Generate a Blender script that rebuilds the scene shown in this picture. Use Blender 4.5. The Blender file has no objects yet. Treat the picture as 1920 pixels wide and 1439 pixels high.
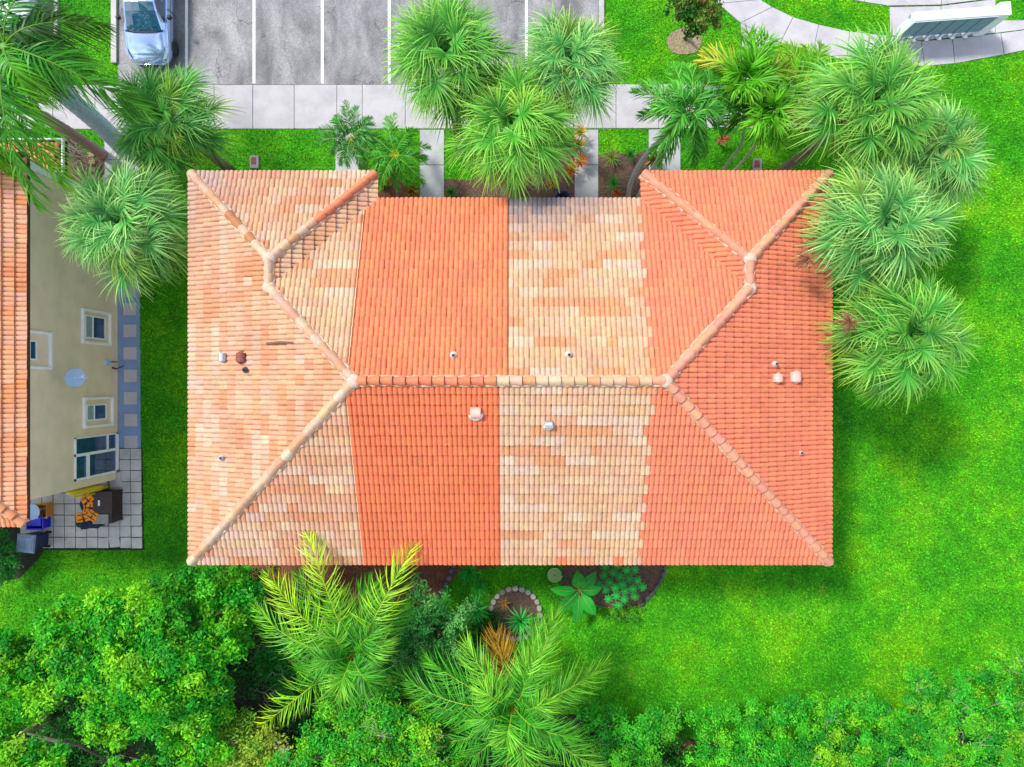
import bpy, math, random
import numpy as np
from mathutils import Vector, Matrix

# ------------------------------------------------------------------ camera, sky, sun, exposure
SC = bpy.context.scene
COL = SC.collection
H = 29.0            # camera height above the lawn (m)
F = 1348.0          # focal length in photograph pixels (1920 px wide)
cam_d = bpy.data.cameras.new('camera')
cam_d.sensor_width = 36.0
cam_d.lens = 36.0 * F / 1920.0
cam_d.clip_start = 0.5
cam_d.clip_end = 2000.0
cam = bpy.data.objects.new('camera', cam_d)
cam.location = (0, 0, H)
COL.objects.link(cam)
SC.camera = cam

SUN_EL = math.radians(52)
SUN_AZ = Vector((-0.78, 0.62, 0)).normalized()      # towards the sun: north-west
sun_dir = Vector((SUN_AZ.x * math.cos(SUN_EL), SUN_AZ.y * math.cos(SUN_EL), math.sin(SUN_EL)))
world = bpy.data.worlds.new('World')
SC.world = world
world.use_nodes = True
wn = world.node_tree
wn.nodes.clear()
w_out = wn.nodes.new('ShaderNodeOutputWorld')
w_bg = wn.nodes.new('ShaderNodeBackground')
w_sky = wn.nodes.new('ShaderNodeTexSky')
w_sky.sky_type = 'NISHITA'
w_sky.sun_disc = False
w_sky.sun_elevation = SUN_EL
w_sky.sun_rotation = math.atan2(SUN_AZ.x, SUN_AZ.y)
w_tc = wn.nodes.new('ShaderNodeTexCoord')
w_nz = wn.nodes.new('ShaderNodeTexNoise')
w_nz.inputs['Scale'].default_value = 3.2
w_nz.inputs['Detail'].default_value = 8.0
w_nz.inputs['Roughness'].default_value = 0.6
w_rp = wn.nodes.new('ShaderNodeValToRGB')
w_rp.color_ramp.elements[0].position = 0.46
w_rp.color_ramp.elements[1].position = 0.66
w_mx = wn.nodes.new('ShaderNodeMixRGB')
w_mx.inputs['Color2'].default_value = (9.0, 9.2, 9.6, 1)       # broken bright cloud all over the sky
wn.links.new(w_tc.outputs['Generated'], w_nz.inputs['Vector'])
wn.links.new(w_nz.outputs['Fac'], w_rp.inputs['Fac'])
wn.links.new(w_rp.outputs['Color'], w_mx.inputs['Fac'])
wn.links.new(w_sky.outputs['Color'], w_mx.inputs['Color1'])
wn.links.new(w_mx.outputs['Color'], w_bg.inputs['Color'])
w_bg.inputs['Strength'].default_value = 0.15
wn.links.new(w_bg.outputs['Background'], w_out.inputs['Surface'])

sun_d = bpy.data.lights.new('sun', 'SUN')
sun_d.energy = 2.7
sun_d.angle = math.radians(8)
sun_d.color = (1.0, 0.96, 0.90)
sun = bpy.data.objects.new('sun', sun_d)
sun.rotation_euler = (-sun_dir).to_track_quat('-Z', 'Y').to_euler()
sun.location = (-30, 20, 60)
COL.objects.link(sun)

SC.view_settings.view_transform = 'Standard'
SC.view_settings.look = 'None'
SC.view_settings.gamma = 1.0
SC.view_settings.use_curve_mapping = False
SC.view_settings.exposure = 0.75
SC.render.engine = 'CYCLES'
SC.cycles.max_bounces = 6
SC.cycles.transparent_max_bounces = 4

random.seed(7)
RNG = np.random.default_rng(11)

# ------------------------------------------------------------------ helpers
def P(px, py, z=0.0):
    """world point at height z seen at photograph pixel (px, py)"""
    k = (H - z) / F
    return Vector(((px - 960.0) * k, (719.5 - py) * k, z))

def srgb(r, g, b):
    def f(c):
        c /= 255.0
        return c / 12.92 if c <= 0.04045 else ((c + 0.055) / 1.055) ** 2.4
    return (f(r), f(g), f(b))

def tag(o, label=None, cat=None, group=None, kind=None):
    if label: o['label'] = label
    if cat: o['category'] = cat
    if group: o['group'] = group
    if kind: o['kind'] = kind
    return o

def empty(name, loc, label=None, cat=None, group=None):
    o = bpy.data.objects.new(name, None)
    o.empty_display_size = 0.2
    o.location = loc
    COL.objects.link(o)
    return tag(o, label, cat, group)

def origin_of(parent):
    v = Vector((0, 0, 0))
    while parent is not None:
        v += parent.location
        parent = parent.parent
    return v

def np_object(name, verts, faces, mat, parent=None, tint=None, smooth=False, origin=None):
    """verts (N,3) in world space; faces: list of index lists or (M,k) array"""
    verts = np.asarray(verts, dtype=np.float32).reshape(-1, 3)
    if parent is not None:
        o3 = np.array(origin_of(parent), dtype=np.float32)
    elif origin is not None:
        o3 = np.array(origin, dtype=np.float32)
    else:
        o3 = np.zeros(3, dtype=np.float32)
    verts = verts - o3
    me = bpy.data.meshes.new(name)
    if isinstance(faces, np.ndarray):
        m, k = faces.shape
        me.vertices.add(len(verts))
        me.vertices.foreach_set('co', verts.ravel())
        me.loops.add(m * k)
        me.loops.foreach_set('vertex_index', faces.astype(np.int32).ravel())
        me.polygons.add(m)
        me.polygons.foreach_set('loop_start', np.arange(0, m * k, k, dtype=np.int32))
        me.polygons.foreach_set('loop_total', np.full(m, k, dtype=np.int32))
        me.update(calc_edges=True)
    else:
        me.from_pydata([tuple(v) for v in verts], [], [tuple(f) for f in faces])
        me.update()
    if tint is not None:
        t = np.ones((len(verts), 4), dtype=np.float32)
        t[:, :3] = tint
        at = me.attributes.new('tint', 'FLOAT_COLOR', 'POINT')
        at.data.foreach_set('color', t.ravel())
    if smooth:
        me.polygons.foreach_set('use_smooth', np.ones(len(me.polygons), dtype=bool))
    if mat: me.materials.append(mat)
    o = bpy.data.objects.new(name, me)
    if parent is not None:
        o.parent = parent
    elif origin is not None:
        o.location = origin
    COL.objects.link(o)
    return o

class MB:
    """collects shapes, world space"""
    def __init__(s): s.v = []; s.f = []; s.t = []
    def add(s, vs, fs, tint=(1, 1, 1)):
        b = len(s.v)
        s.v += [tuple(v) for v in vs]
        s.t += [tint] * len(vs)
        s.f += [tuple(i + b for i in f) for f in fs]
    def box(s, c, d, rz=0.0, tint=(1, 1, 1), taper=1.0):
        cx, cy, cz = c; dx, dy, dz = d[0] / 2, d[1] / 2, d[2] / 2
        ca, sa = math.cos(rz), math.sin(rz)
        vs = []
        for z, k in ((-dz, 1.0), (dz, taper)):
            for x, y in ((-dx, -dy), (dx, -dy), (dx, dy), (-dx, dy)):
                x *= k; y *= k
                vs.append((cx + x * ca - y * sa, cy + x * sa + y * ca, cz + z))
        s.add(vs, [(3, 2, 1, 0), (4, 5, 6, 7), (0, 1, 5, 4), (1, 2, 6, 5), (2, 3, 7, 6), (3, 0, 4, 7)], tint)
    def prism(s, pts, z0, z1, bev=0.0, tint=(1, 1, 1)):
        """vertical prism from a ccw plan polygon, optionally with a small chamfer"""
        n = len(pts)
        a = sum(pts[i][0] * pts[(i + 1) % n][1] - pts[(i + 1) % n][0] * pts[i][1] for i in range(n))
        if a < 0: pts = pts[::-1]
        cx = sum(p[0] for p in pts) / n; cy = sum(p[1] for p in pts) / n
        rings = [[(p[0], p[1], z0) for p in pts]]
        if bev > 0:
            rings.append([(p[0], p[1], z1 - bev) for p in pts])
            ins = []
            for p in pts:
                d = math.hypot(p[0] - cx, p[1] - cy) or 1
                ins.append((p[0] - (p[0] - cx) / d * bev * 1.4, p[1] - (p[1] - cy) / d * bev * 1.4, z1))
            rings.append(ins)
        else:
            rings.append([(p[0], p[1], z1) for p in pts])
        vs = [v for r in rings for v in r]
        fs = [tuple(range(n - 1, -1, -1)), tuple(range((len(rings) - 1) * n, len(rings) * n))]
        for r in range(len(rings) - 1):
            for i in range(n):
                j = (i + 1) % n
                fs.append((r * n + i, r * n + j, (r + 1) * n + j, (r + 1) * n + i))
        s.add(vs, fs, tint)
    def tube(s, pts, rad, n=8, tint=(1, 1, 1), cap=True):
        pts = [Vector(p) for p in pts]
        if not hasattr(rad, '__len__'): rad = [rad] * len(pts)
        vs = []
        up = Vector((0, 0, 1))
        for i, p in enumerate(pts):
            t = (pts[min(i + 1, len(pts) - 1)] - pts[max(i - 1, 0)])
            t.normalize()
            a = t.cross(up if abs(t.z) < 0.95 else Vector((1, 0, 0))); a.normalize()
            b = t.cross(a)
            for k in range(n):
                an = 2 * math.pi * k / n
                vs.append(p + (a * math.cos(an) + b * math.sin(an)) * rad[i])
        fs = []
        for i in range(len(pts) - 1):
            for k in range(n):
                l = (k + 1) % n
                fs.append((i * n + k, (i + 1) * n + k, (i + 1) * n + l, i * n + l))
        if cap:
            fs.append(tuple(range(n)))
            fs.append(tuple(range(len(pts) * n - 1, (len(pts) - 1) * n - 1, -1)))
        s.add(vs, fs, tint)
    def lathe(s, c, prof, n=16, tint=(1, 1, 1), axis=None):
        """prof: list of (r, z) up the axis"""
        c = Vector(c)
        ax = Vector(axis).normalized() if axis is not None else Vector((0, 0, 1))
        a = ax.orthogonal().normalized(); b = ax.cross(a)
        vs = []
        for r, z in prof:
            for k in range(n):
                an = 2 * math.pi * k / n
                vs.append(c + ax * z + (a * math.cos(an) + b * math.sin(an)) * r)
        fs = []
        for i in range(len(prof) - 1):
            for k in range(n):
                l = (k + 1) % n
                fs.append((i * n + k, i * n + l, (i + 1) * n + l, (i + 1) * n + k))
        fs.append(tuple(range(n - 1, -1, -1)))
        fs.append(tuple(range((len(prof) - 1) * n, len(prof) * n)))
        s.add(vs, fs, tint)
    def build(s, name, mat, parent=None, smooth=False, origin=None):
        return np_object(name, s.v, s.f, mat, parent, np.array(s.t, dtype=np.float32), smooth, origin)

def bevel(o, w=0.01, seg=2):
    m = o.modifiers.new('bevel', 'BEVEL'); m.width = w; m.segments = seg; m.limit_method = 'ANGLE'
    return o

# ------------------------------------------------------------------ materials
def new_mat(name):
    m = bpy.data.materials.new(name); m.use_nodes = True
    nt = m.node_tree
    return m, nt, nt.nodes['Principled BSDF']

def nd(nt, kind, **kw):
    n = nt.nodes.new(kind)
    for k, v in kw.items():
        if k in n.inputs: n.inputs[k].default_value = v
        else: setattr(n, k, v)
    return n

def position(nt):
    return nd(nt, 'ShaderNodeNewGeometry').outputs['Position']

def noise(nt, vec, scale, detail=4.0, rough=0.55, dist=0.0):
    n = nd(nt, 'ShaderNodeTexNoise')
    n.inputs['Scale'].default_value = scale; n.inputs['Detail'].default_value = detail
    n.inputs['Roughness'].default_value = rough; n.inputs['Distortion'].default_value = dist
    nt.links.new(vec, n.inputs['Vector'])
    return n.outputs['Fac']

def ramp(nt, fac, stops):
    r = nd(nt, 'ShaderNodeValToRGB')
    el = r.color_ramp.elements
    while len(el) < len(stops): el.new(0.5)
    for e, (p, c) in zip(el, stops):
        e.position = p
        e.color = (c, c, c, 1) if not hasattr(c, '__len__') else (c[0], c[1], c[2], 1)
    nt.links.new(fac, r.inputs['Fac'])
    return r.outputs['Color']

def mix(nt, fac, a, b, mode='MIX'):
    m = nd(nt, 'ShaderNodeMixRGB', blend_type=mode)
    for s, i in ((fac, 'Fac'), (a, 'Color1'), (b, 'Color2')):
        if hasattr(s, 'is_output'): nt.links.new(s, m.inputs[i])
        elif hasattr(s, '__len__'): m.inputs[i].default_value = (s[0], s[1], s[2], 1)
        else: m.inputs[i].default_value = s if i == 'Fac' else (s, s, s, 1)
    return m.outputs['Color']

def bump(nt, bsdf, height, strength=0.4, dist=0.02):
    b = nd(nt, 'ShaderNodeBump'); b.inputs['Strength'].default_value = strength; b.inputs['Distance'].default_value = dist
    nt.links.new(height, b.inputs['Height']); nt.links.new(b.outputs['Normal'], bsdf.inputs['Normal'])

def plain(name, c, rough=0.6, metal=0.0, var=0.12, scale=9.0, bumpy=0.0, spec=0.4, coat=0.0):
    m, nt, b = new_mat(name)
    pos = position(nt)
    n = noise(nt, pos, scale, 5)
    lo = tuple(x * (1 - var) for x in c); hi = tuple(min(1, x * (1 + var)) for x in c)
    nt.links.new(ramp(nt, n, [(0.3, lo), (0.7, hi)]), b.inputs['Base Color'])
    b.inputs['Roughness'].default_value = rough; b.inputs['Metallic'].default_value = metal
    b.inputs['Specular IOR Level'].default_value = spec
    b.inputs['Coat Weight'].default_value = coat
    if bumpy: bump(nt, b, noise(nt, pos, scale * 6, 4), bumpy, 0.01)
    return m

def leaf_mat(name, transl=0.3, rough=0.42, spec=0.4):
    m, nt, b = new_mat(name)
    at = nd(nt, 'ShaderNodeAttribute', attribute_name='tint')
    nt.links.new(at.outputs['Color'], b.inputs['Base Color'])
    b.inputs['Roughness'].default_value = rough
    b.inputs['Specular IOR Level'].default_value = spec
    tr = nd(nt, 'ShaderNodeBsdfTranslucent')
    nt.links.new(at.outputs['Color'], tr.inputs['Color'])
    mx = nd(nt, 'ShaderNodeMixShader'); mx.inputs['Fac'].default_value = transl
    nt.links.new(b.outputs['BSDF'], mx.inputs[1]); nt.links.new(tr.outputs['BSDF'], mx.inputs[2])
    nt.links.new(mx.outputs['Shader'], nt.nodes['Material Output'].inputs['Surface'])
    return m

def tint_mat(name, rough=0.7, var=0.15, scale=14.0, bumpy=0.2, spec=0.3, metal=0.0):
    m, nt, b = new_mat(name)
    at = nd(nt, 'ShaderNodeAttribute', attribute_name='tint')
    pos = position(nt)
    v = ramp(nt, noise(nt, pos, scale, 5), [(0.25, 1 - var), (0.75, 1 + var)])
    nt.links.new(mix(nt, 1.0, at.outputs['Color'], v, 'MULTIPLY'), b.inputs['Base Color'])
    b.inputs['Roughness'].default_value = rough; b.inputs['Specular IOR Level'].default_value = spec
    b.inputs['Metallic'].default_value = metal
    if bumpy: bump(nt, b, noise(nt, pos, scale * 4, 4), bumpy, 0.01)
    return m

def tile_mat(name, single):
    m, nt, b = new_mat(name)
    if single: c = nd(nt, 'ShaderNodeObjectInfo').outputs['Color']
    else: c = nd(nt, 'ShaderNodeAttribute', attribute_name='tint').outputs['Color']
    pos = position(nt)
    v = ramp(nt, noise(nt, pos, 7.0, 6, 0.65), [(0.25, 0.80), (0.75, 1.16)])
    c = mix(nt, 1.0, c, v, 'MULTIPLY')
    v2 = ramp(nt, noise(nt, pos, 0.8, 4, 0.6), [(0.3, 0.92), (0.7, 1.07)])
    c = mix(nt, 1.0, c, v2, 'MULTIPLY')
    mil = ramp(nt, noise(nt, pos, 1.1, 8, 0.72), [(0.56, 0.0), (0.78, 0.30)])
    c = mix(nt, mil, c, (0.22, 0.12, 0.085))
    sp = ramp(nt, noise(nt, pos, 38.0, 3, 0.6), [(0.60, 0.0), (0.74, 1.0)])
    f = nd(nt, 'ShaderNodeMath', operation='MULTIPLY'); f.inputs[1].default_value = 0.14
    nt.links.new(sp, f.inputs[0])
    c = mix(nt, f.outputs[0], c, (0.30, 0.20, 0.15))
    nt.links.new(c, b.inputs['Base Color'])
    b.inputs['Roughness'].default_value = 0.72; b.inputs['Specular IOR Level'].default_value = 0.25
    bump(nt, b, noise(nt, pos, 45.0, 4), 0.15, 0.006)
    return m

M = {}
M['tile_one'] = tile_mat('roof tile clay', True)
M['tile_many'] = tile_mat('roof tile clay field', False)
M['leaf'] = leaf_mat('leaf', 0.35, 0.5, 0.22)
M['frond'] = leaf_mat('frond', 0.32, 0.42, 0.28)
M['bark'] = tint_mat('bark', 0.85, 0.25, 12, 0.5)
M['tinted'] = tint_mat('tinted paint', 0.55, 0.08, 8, 0.05)
M['stone'] = tint_mat('stone', 0.85, 0.22, 16, 0.4)

def lawn_mat():
    m, nt, b = new_mat('lawn')
    pos = position(nt)
    big = noise(nt, pos, 0.35, 4, 0.6)
    mid = noise(nt, pos, 1.8, 5, 0.62)
    fine = noise(nt, pos, 12.0, 4, 0.75)
    c = ramp(nt, big, [(0.34, (0.030, 0.255, 0.005)), (0.50, (0.055, 0.325, 0.005)), (0.66, (0.115, 0.395, 0.004))])
    c2 = ramp(nt, mid, [(0.36, 0.82), (0.66, 1.16)])
    c = mix(nt, 1.0, c, c2, 'MULTIPLY')
    c3 = ramp(nt, fine, [(0.34, 0.48), (0.50, 0.95), (0.66, 1.42)])
    c = mix(nt, 1.0, c, c3, 'MULTIPLY')
    dry = ramp(nt, noise(nt, pos, 0.9, 6, 0.7), [(0.58, 0.0), (0.78, 0.55)])
    c = mix(nt, dry, c, (0.26, 0.31, 0.03))
    at = nd(nt, 'ShaderNodeAttribute', attribute_name='tint')
    nt.links.new(mix(nt, 1.0, c, at.outputs['Color'], 'MULTIPLY'), b.inputs['Base Color'])
    b.inputs['Roughness'].default_value = 0.75; b.inputs['Specular IOR Level'].default_value = 0.12
    bump(nt, b, fine, 0.5, 0.03)
    return m
M['lawn'] = lawn_mat()

def concrete_mat(name, c, stain=0.25, blot=0.0):
    m, nt, b = new_mat(name)
    pos = position(nt)
    v = ramp(nt, noise(nt, pos, 1.3, 6, 0.6), [(0.25, 1 - stain), (0.6, 1.0)])
    col = mix(nt, 1.0, c, v, 'MULTIPLY')
    g = ramp(nt, noise(nt, pos, 60.0, 3, 0.7), [(0.25, 0.86), (0.75, 1.08)])
    col = mix(nt, 1.0, col, g, 'MULTIPLY')
    if blot:
        d = ramp(nt, noise(nt, pos, 5.0, 6, 0.7, 0.6), [(0.58, 0.0), (0.76, blot)])
        col = mix(nt, d, col, (0.07, 0.07, 0.06))
    nt.links.new(col, b.inputs['Base Color'])
    b.inputs['Roughness'].default_value = 0.9; b.inputs['Specular IOR Level'].default_value = 0.2
    bump(nt, b, noise(nt, pos, 70.0, 3), 0.15, 0.006)
    return m
M['concrete'] = concrete_mat('pale concrete', (0.45, 0.43, 0.445), 0.24, 0.22)
M['walk'] = concrete_mat('entry walk concrete', (0.42, 0.43, 0.44), 0.28, 0.25)
M['kerb'] = concrete_mat('kerb concrete', (0.46, 0.44, 0.42), 0.3, 0.4)
M['paver'] = concrete_mat('patio paver', (0.60, 0.575, 0.54), 0.35, 0.7)
M['step'] = concrete_mat('stepping stone', (0.52, 0.50, 0.52), 0.15)
M['bluepath'] = concrete_mat('blue grey path', (0.25, 0.35, 0.54), 0.2)

def asphalt_mat():
    m, nt, b = new_mat('worn asphalt')
    pos = position(nt)
    mp = nd(nt, 'ShaderNodeMapping'); mp.inputs['Scale'].default_value = (1.0, 0.45, 1.0); mp.inputs['Rotation'].default_value = (0, 0, 0.35)
    nt.links.new(pos, mp.inputs['Vector'])
    blot = noise(nt, mp.outputs['Vector'], 0.8, 6, 0.62, 0.3)
    c = ramp(nt, blot, [(0.32, (0.12, 0.118, 0.122)), (0.48, (0.22, 0.215, 0.22)), (0.64, (0.33, 0.322, 0.325))])
    g = ramp(nt, noise(nt, pos, 26.0, 5, 0.85), [(0.32, 0.45), (0.68, 1.5)])
    c = mix(nt, 1.0, c, g, 'MULTIPLY')
    oil = ramp(nt, noise(nt, pos, 1.7, 5, 0.7, 0.4), [(0.62, 0.0), (0.76, 0.75)])
    c = mix(nt, oil, c, (0.045, 0.042, 0.045))
    vo = nd(nt, 'ShaderNodeTexVoronoi', feature='DISTANCE_TO_EDGE'); vo.inputs['Scale'].default_value = 0.55
    wob = nd(nt, 'ShaderNodeTexNoise'); wob.inputs['Scale'].default_value = 1.6; wob.inputs['Detail'].default_value = 6
    nt.links.new(pos, wob.inputs['Vector'])
    add = nd(nt, 'ShaderNodeMixRGB', blend_type='ADD'); add.inputs['Fac'].default_value = 1.0
    nt.links.new(pos, add.inputs['Color1']); nt.links.new(wob.outputs['Color'], add.inputs['Color2'])
    nt.links.new(add.outputs['Color'], vo.inputs['Vector'])
    cr = ramp(nt, vo.outputs['Distance'], [(0.0, 1.0), (0.012, 0.0)])
    msk = ramp(nt, noise(nt, pos, 0.7, 3), [(0.5, 0.0), (0.6, 0.8)])
    c = mix(nt, mix(nt, 1.0, cr, msk, 'MULTIPLY'), c, (0.03, 0.03, 0.035))
    nt.links.new(c, b.inputs['Base Color'])
    b.inputs['Roughness'].default_value = 0.9; b.inputs['Specular IOR Level'].default_value = 0.2
    bump(nt, b, noise(nt, pos, 45.0, 4), 0.4, 0.01)
    return m
M['asphalt'] = asphalt_mat()

def mulch_mat(name, a, c, d):
    m, nt, b = new_mat(name)
    pos = position(nt)
    n1 = noise(nt, pos, 16.0, 5, 0.75, 0.5)
    col = ramp(nt, n1, [(0.3, a), (0.5, c), (0.72, d)])
    nt.links.new(col, b.inputs['Base Color']); b.inputs['Roughness'].default_value = 0.95
    bump(nt, b, n1, 0.9, 0.05)
    return m
M['mulch'] = mulch_mat('brown mulch', (0.025, 0.016, 0.012), (0.10, 0.055, 0.035), (0.22, 0.14, 0.10))
M['redmulch'] = mulch_mat('red mulch', (0.04, 0.012, 0.008), (0.17, 0.055, 0.03), (0.30, 0.13, 0.07))
M['drymulch'] = mulch_mat('pale dry mulch', (0.10, 0.07, 0.04), (0.27, 0.21, 0.12), (0.46, 0.38, 0.26))
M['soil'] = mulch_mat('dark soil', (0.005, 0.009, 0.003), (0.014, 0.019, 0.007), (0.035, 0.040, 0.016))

M['paintline'] = plain('worn white road paint', (0.70, 0.70, 0.66), 0.8, var=0.25, scale=30)
M['stucco'] = plain('beige stucco', (0.80, 0.655, 0.475), 0.9, var=0.08, scale=1.5, bumpy=0.25, spec=0.15)
M['cream_wall'] = plain('cream stucco', (0.55, 0.48, 0.36), 0.9, var=0.06, scale=1.5, bumpy=0.25, spec=0.15)
M['trim'] = plain('white trim paint', (0.86, 0.87, 0.89), 0.5, var=0.06, scale=5)
M['white'] = plain('white metal', (0.72, 0.74, 0.76), 0.4, var=0.05)
M['glass'] = plain('dark window glass', (0.018, 0.055, 0.16), 0.06, var=0.3, scale=3, spec=0.8, coat=0.6)
M['carglass'] = plain('car window glass', (0.015, 0.07, 0.13), 0.02, var=0.2, scale=3, spec=0.9, coat=1.0)
M['curtain'] = plain('pale curtain behind glass', (0.30, 0.38, 0.44), 0.15, var=0.15, scale=12, spec=0.7)
M['silver'] = plain('silver car paint', (0.36, 0.50, 0.78), 0.10, 0.8, 0.02, 3, coat=1.0)
M['pearl'] = plain('pearl white car paint', (0.66, 0.70, 0.76), 0.16, 0.3, 0.02, 3, coat=1.0)
M['rubber'] = plain('black rubber', (0.015, 0.015, 0.017), 0.6, var=0.1)
M['blackplastic'] = plain('black plastic', (0.02, 0.02, 0.024), 0.45, var=0.1)
M['alloy'] = plain('alloy rim', (0.5, 0.5, 0.52), 0.3, 0.9, 0.05)
M['steel'] = plain('galvanised steel', (0.56, 0.58, 0.60), 0.35, 0.7, 0.12, 12)
M['pinkmetal'] = plain('salmon painted metal', (0.70, 0.36, 0.29), 0.55, var=0.12, scale=12)
M['rustmetal'] = plain('rusty brown metal', (0.20, 0.055, 0.035), 0.7, var=0.3, scale=15)
M['darkhole'] = plain('dark pipe inside', (0.02, 0.014, 0.012), 0.9)
M['mortar'] = plain('cream mortar', (0.52, 0.38, 0.29), 0.95, var=0.16, scale=14, bumpy=0.6, spec=0.1)
M['flash'] = plain('white lead flashing', (0.70, 0.64, 0.60), 0.6, var=0.12, scale=16)
M['deck'] = plain('roof underlay', (0.10, 0.05, 0.035), 0.95, spec=0.1)
M['bluebox'] = plain('blue grey mailbox paint', (0.17, 0.27, 0.36), 0.45, 0.1, 0.06, 4)
M['mailroof'] = concrete_mat('stained white mailbox roof', (0.52, 0.54, 0.60), 0.12, 0.75)
M['binlid'] = plain('grey blue bin plastic', (0.20, 0.27, 0.40), 0.4, var=0.15, scale=6)
M['binbody'] = plain('dark blue bin plastic', (0.012, 0.022, 0.09), 0.45, var=0.1)
M['bluebin'] = plain('bright blue plastic', (0.006, 0.014, 0.62), 0.35, var=0.06)
M['orangebin'] = plain('orange plastic', (0.62, 0.24, 0.012), 0.4, var=0.08)
M['yellow'] = plain('yellow kayak plastic', (0.68, 0.52, 0.012), 0.35, var=0.08)
M['vest'] = plain('orange life vest fabric', (0.85, 0.27, 0.012), 0.8, var=0.12, scale=20)
M['navy'] = plain('navy fabric', (0.008, 0.024, 0.055), 0.85, var=0.3, scale=12)
M['wicker'] = plain('dark brown wood', (0.030, 0.013, 0.010), 0.5, var=0.3, scale=8)
M['disc'] = plain('pale blue plastic', (0.36, 0.52, 0.72), 0.4, var=0.05)
M['hose'] = plain('pale green hose', (0.42, 0.60, 0.22), 0.4, var=0.2, scale=20)
M['leafgreen'] = plain('dark green plastic', (0.05, 0.16, 0.04), 0.5, var=0.1)
M['greybox'] = concrete_mat('utility box lid', (0.30, 0.29, 0.28), 0.3, 0.5)
M['stick'] = plain('dead wood', (0.13, 0.075, 0.06), 0.9, var=0.3, scale=20)

# ------------------------------------------------------------------ ground sheets
def px_poly(pts, z=0.0):
    return [tuple(P(x, y, z)[:2]) for x, y in pts]

mb = MB()
mb.add([(-400, -400, 0), (400, -400, 0), (400, 400, 0), (-400, 400, 0)], [(0, 1, 2, 3)], (0.8, 0.8, 0.8))
tag(mb.build('lawn', M['lawn']), kind='structure')

HARD = []          # plan polygons where no grass grows

def sheet(name, pts, z, mat, thick=0.02, kind='structure', hard=True):
    b = MB(); b.prism(pts, z - thick, z)
    o = b.build(name, mat)
    if hard: HARD.append(pts)
    return tag(o, kind=kind)

asphalt_pts = px_poly([(222, -420), (1122, -420), (1122, 159), (222, 159)])
sheet('parking_lot', asphalt_pts, 0.014, M['asphalt'], 0.05)
sheet('parking_bay', px_poly([(-290, -420), (104, -420), (104, 66), (-290, 66)]), 0.014, M['asphalt'], 0.05)
lot = bpy.data.objects['parking_lot']
for x in (350, 476.5, 604.5, 730, 858, 987):
    b = MB()
    p0 = P(x, 157); p1 = P(x, -95)
    b.add([(p0.x - 0.055, p0.y, 0.018), (p0.x + 0.055, p0.y, 0.018), (p1.x + 0.055, p1.y, 0.018), (p1.x - 0.055, p1.y, 0.018)], [(0, 1, 2, 3)])
    b.build('painted_line', M['paintline'], lot)

def kerb(x0, x1, y0, y1):
    a = P(x0, y1); c = P(x1, y0)
    pts = [(a.x, a.y), (c.x, a.y), (c.x, c.y), (a.x, c.y)]
    b = MB(); b.prism(pts, -0.1, 0.13, 0.02)
    tag(b.build('kerb', M['kerb']), kind='structure'); HARD.append(pts)
kerb(211, 221, -420, 120)
kerb(1122.5, 1132, -420, 60)
kerb(104.5, 111, -420, 66)

# sidewalk of separate slabs
def slab_root(name, mat, pts):
    b = MB(); b.prism(pts, -0.06, 0.012)
    o = b.build(name, mat); HARD.append(pts)
    return tag(o, kind='structure')
SLAB = [0]
def slab(parent, pts, z=0.035, mat='concrete', name='slab', gap=0.008, bev=0.012):
    n = len(pts)
    cx = sum(p[0] for p in pts) / n; cy = sum(p[1] for p in pts) / n
    q = []
    for p in pts:
        d = math.hypot(p[0] - cx, p[1] - cy)
        q.append((cx + (p[0] - cx) * (1 - gap * 1.4 / d), cy + (p[1] - cy) * (1 - gap * 1.4 / d)))
    SLAB[0] += 1
    b = MB(); b.prism(q, -0.02, z + random.uniform(-0.003, 0.003), bev)
    return b.build(name, M[mat], parent)

sw = slab_root('sidewalk', M['soil'], px_poly([(-120, 160), (1540, 158), (1540, 241), (-120, 243)]))
joints = [-120, -60, 20, 100, 179, 258, 330, 402, 474.5, 552, 632, 679.5, 760, 838, 916, 995, 1075, 1155, 1235, 1315, 1395, 1475, 1540]
for a, c in zip(joints[:-1], joints[1:]):
    slab(sw, px_poly([(a, 243.3 - 0.0013 * a), (c, 243.3 - 0.0013 * c), (c, 160.2 - 0.0013 * c), (a, 160.2 - 0.0013 * a)]))

def entry_walk(x0, x1, y0, y1, js):
    pts = px_poly([(x0, y0), (x1, y0), (x1, y1), (x0, y1)])
    o = slab_root('entry_walk', M['soil'], pts)
    ys = [y0] + js + [y1]
    for a, c in zip(ys[:-1], ys[1:]):
        slab(o, px_poly([(x0, a), (x1, a), (x1, c), (x0, c)]), 0.030, 'walk')
entry_walk(629, 674, 243.5, 420, [330])
entry_walk(787, 833, 243.5, 450, [310, 380])
entry_walk(1077, 1122, 243.5, 450, [310, 380])
entry_walk(1216, 1276, 243, 420, [330])
entry_walk(196, 262, 243.5, 520, [300, 360, 420, 470])

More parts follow.
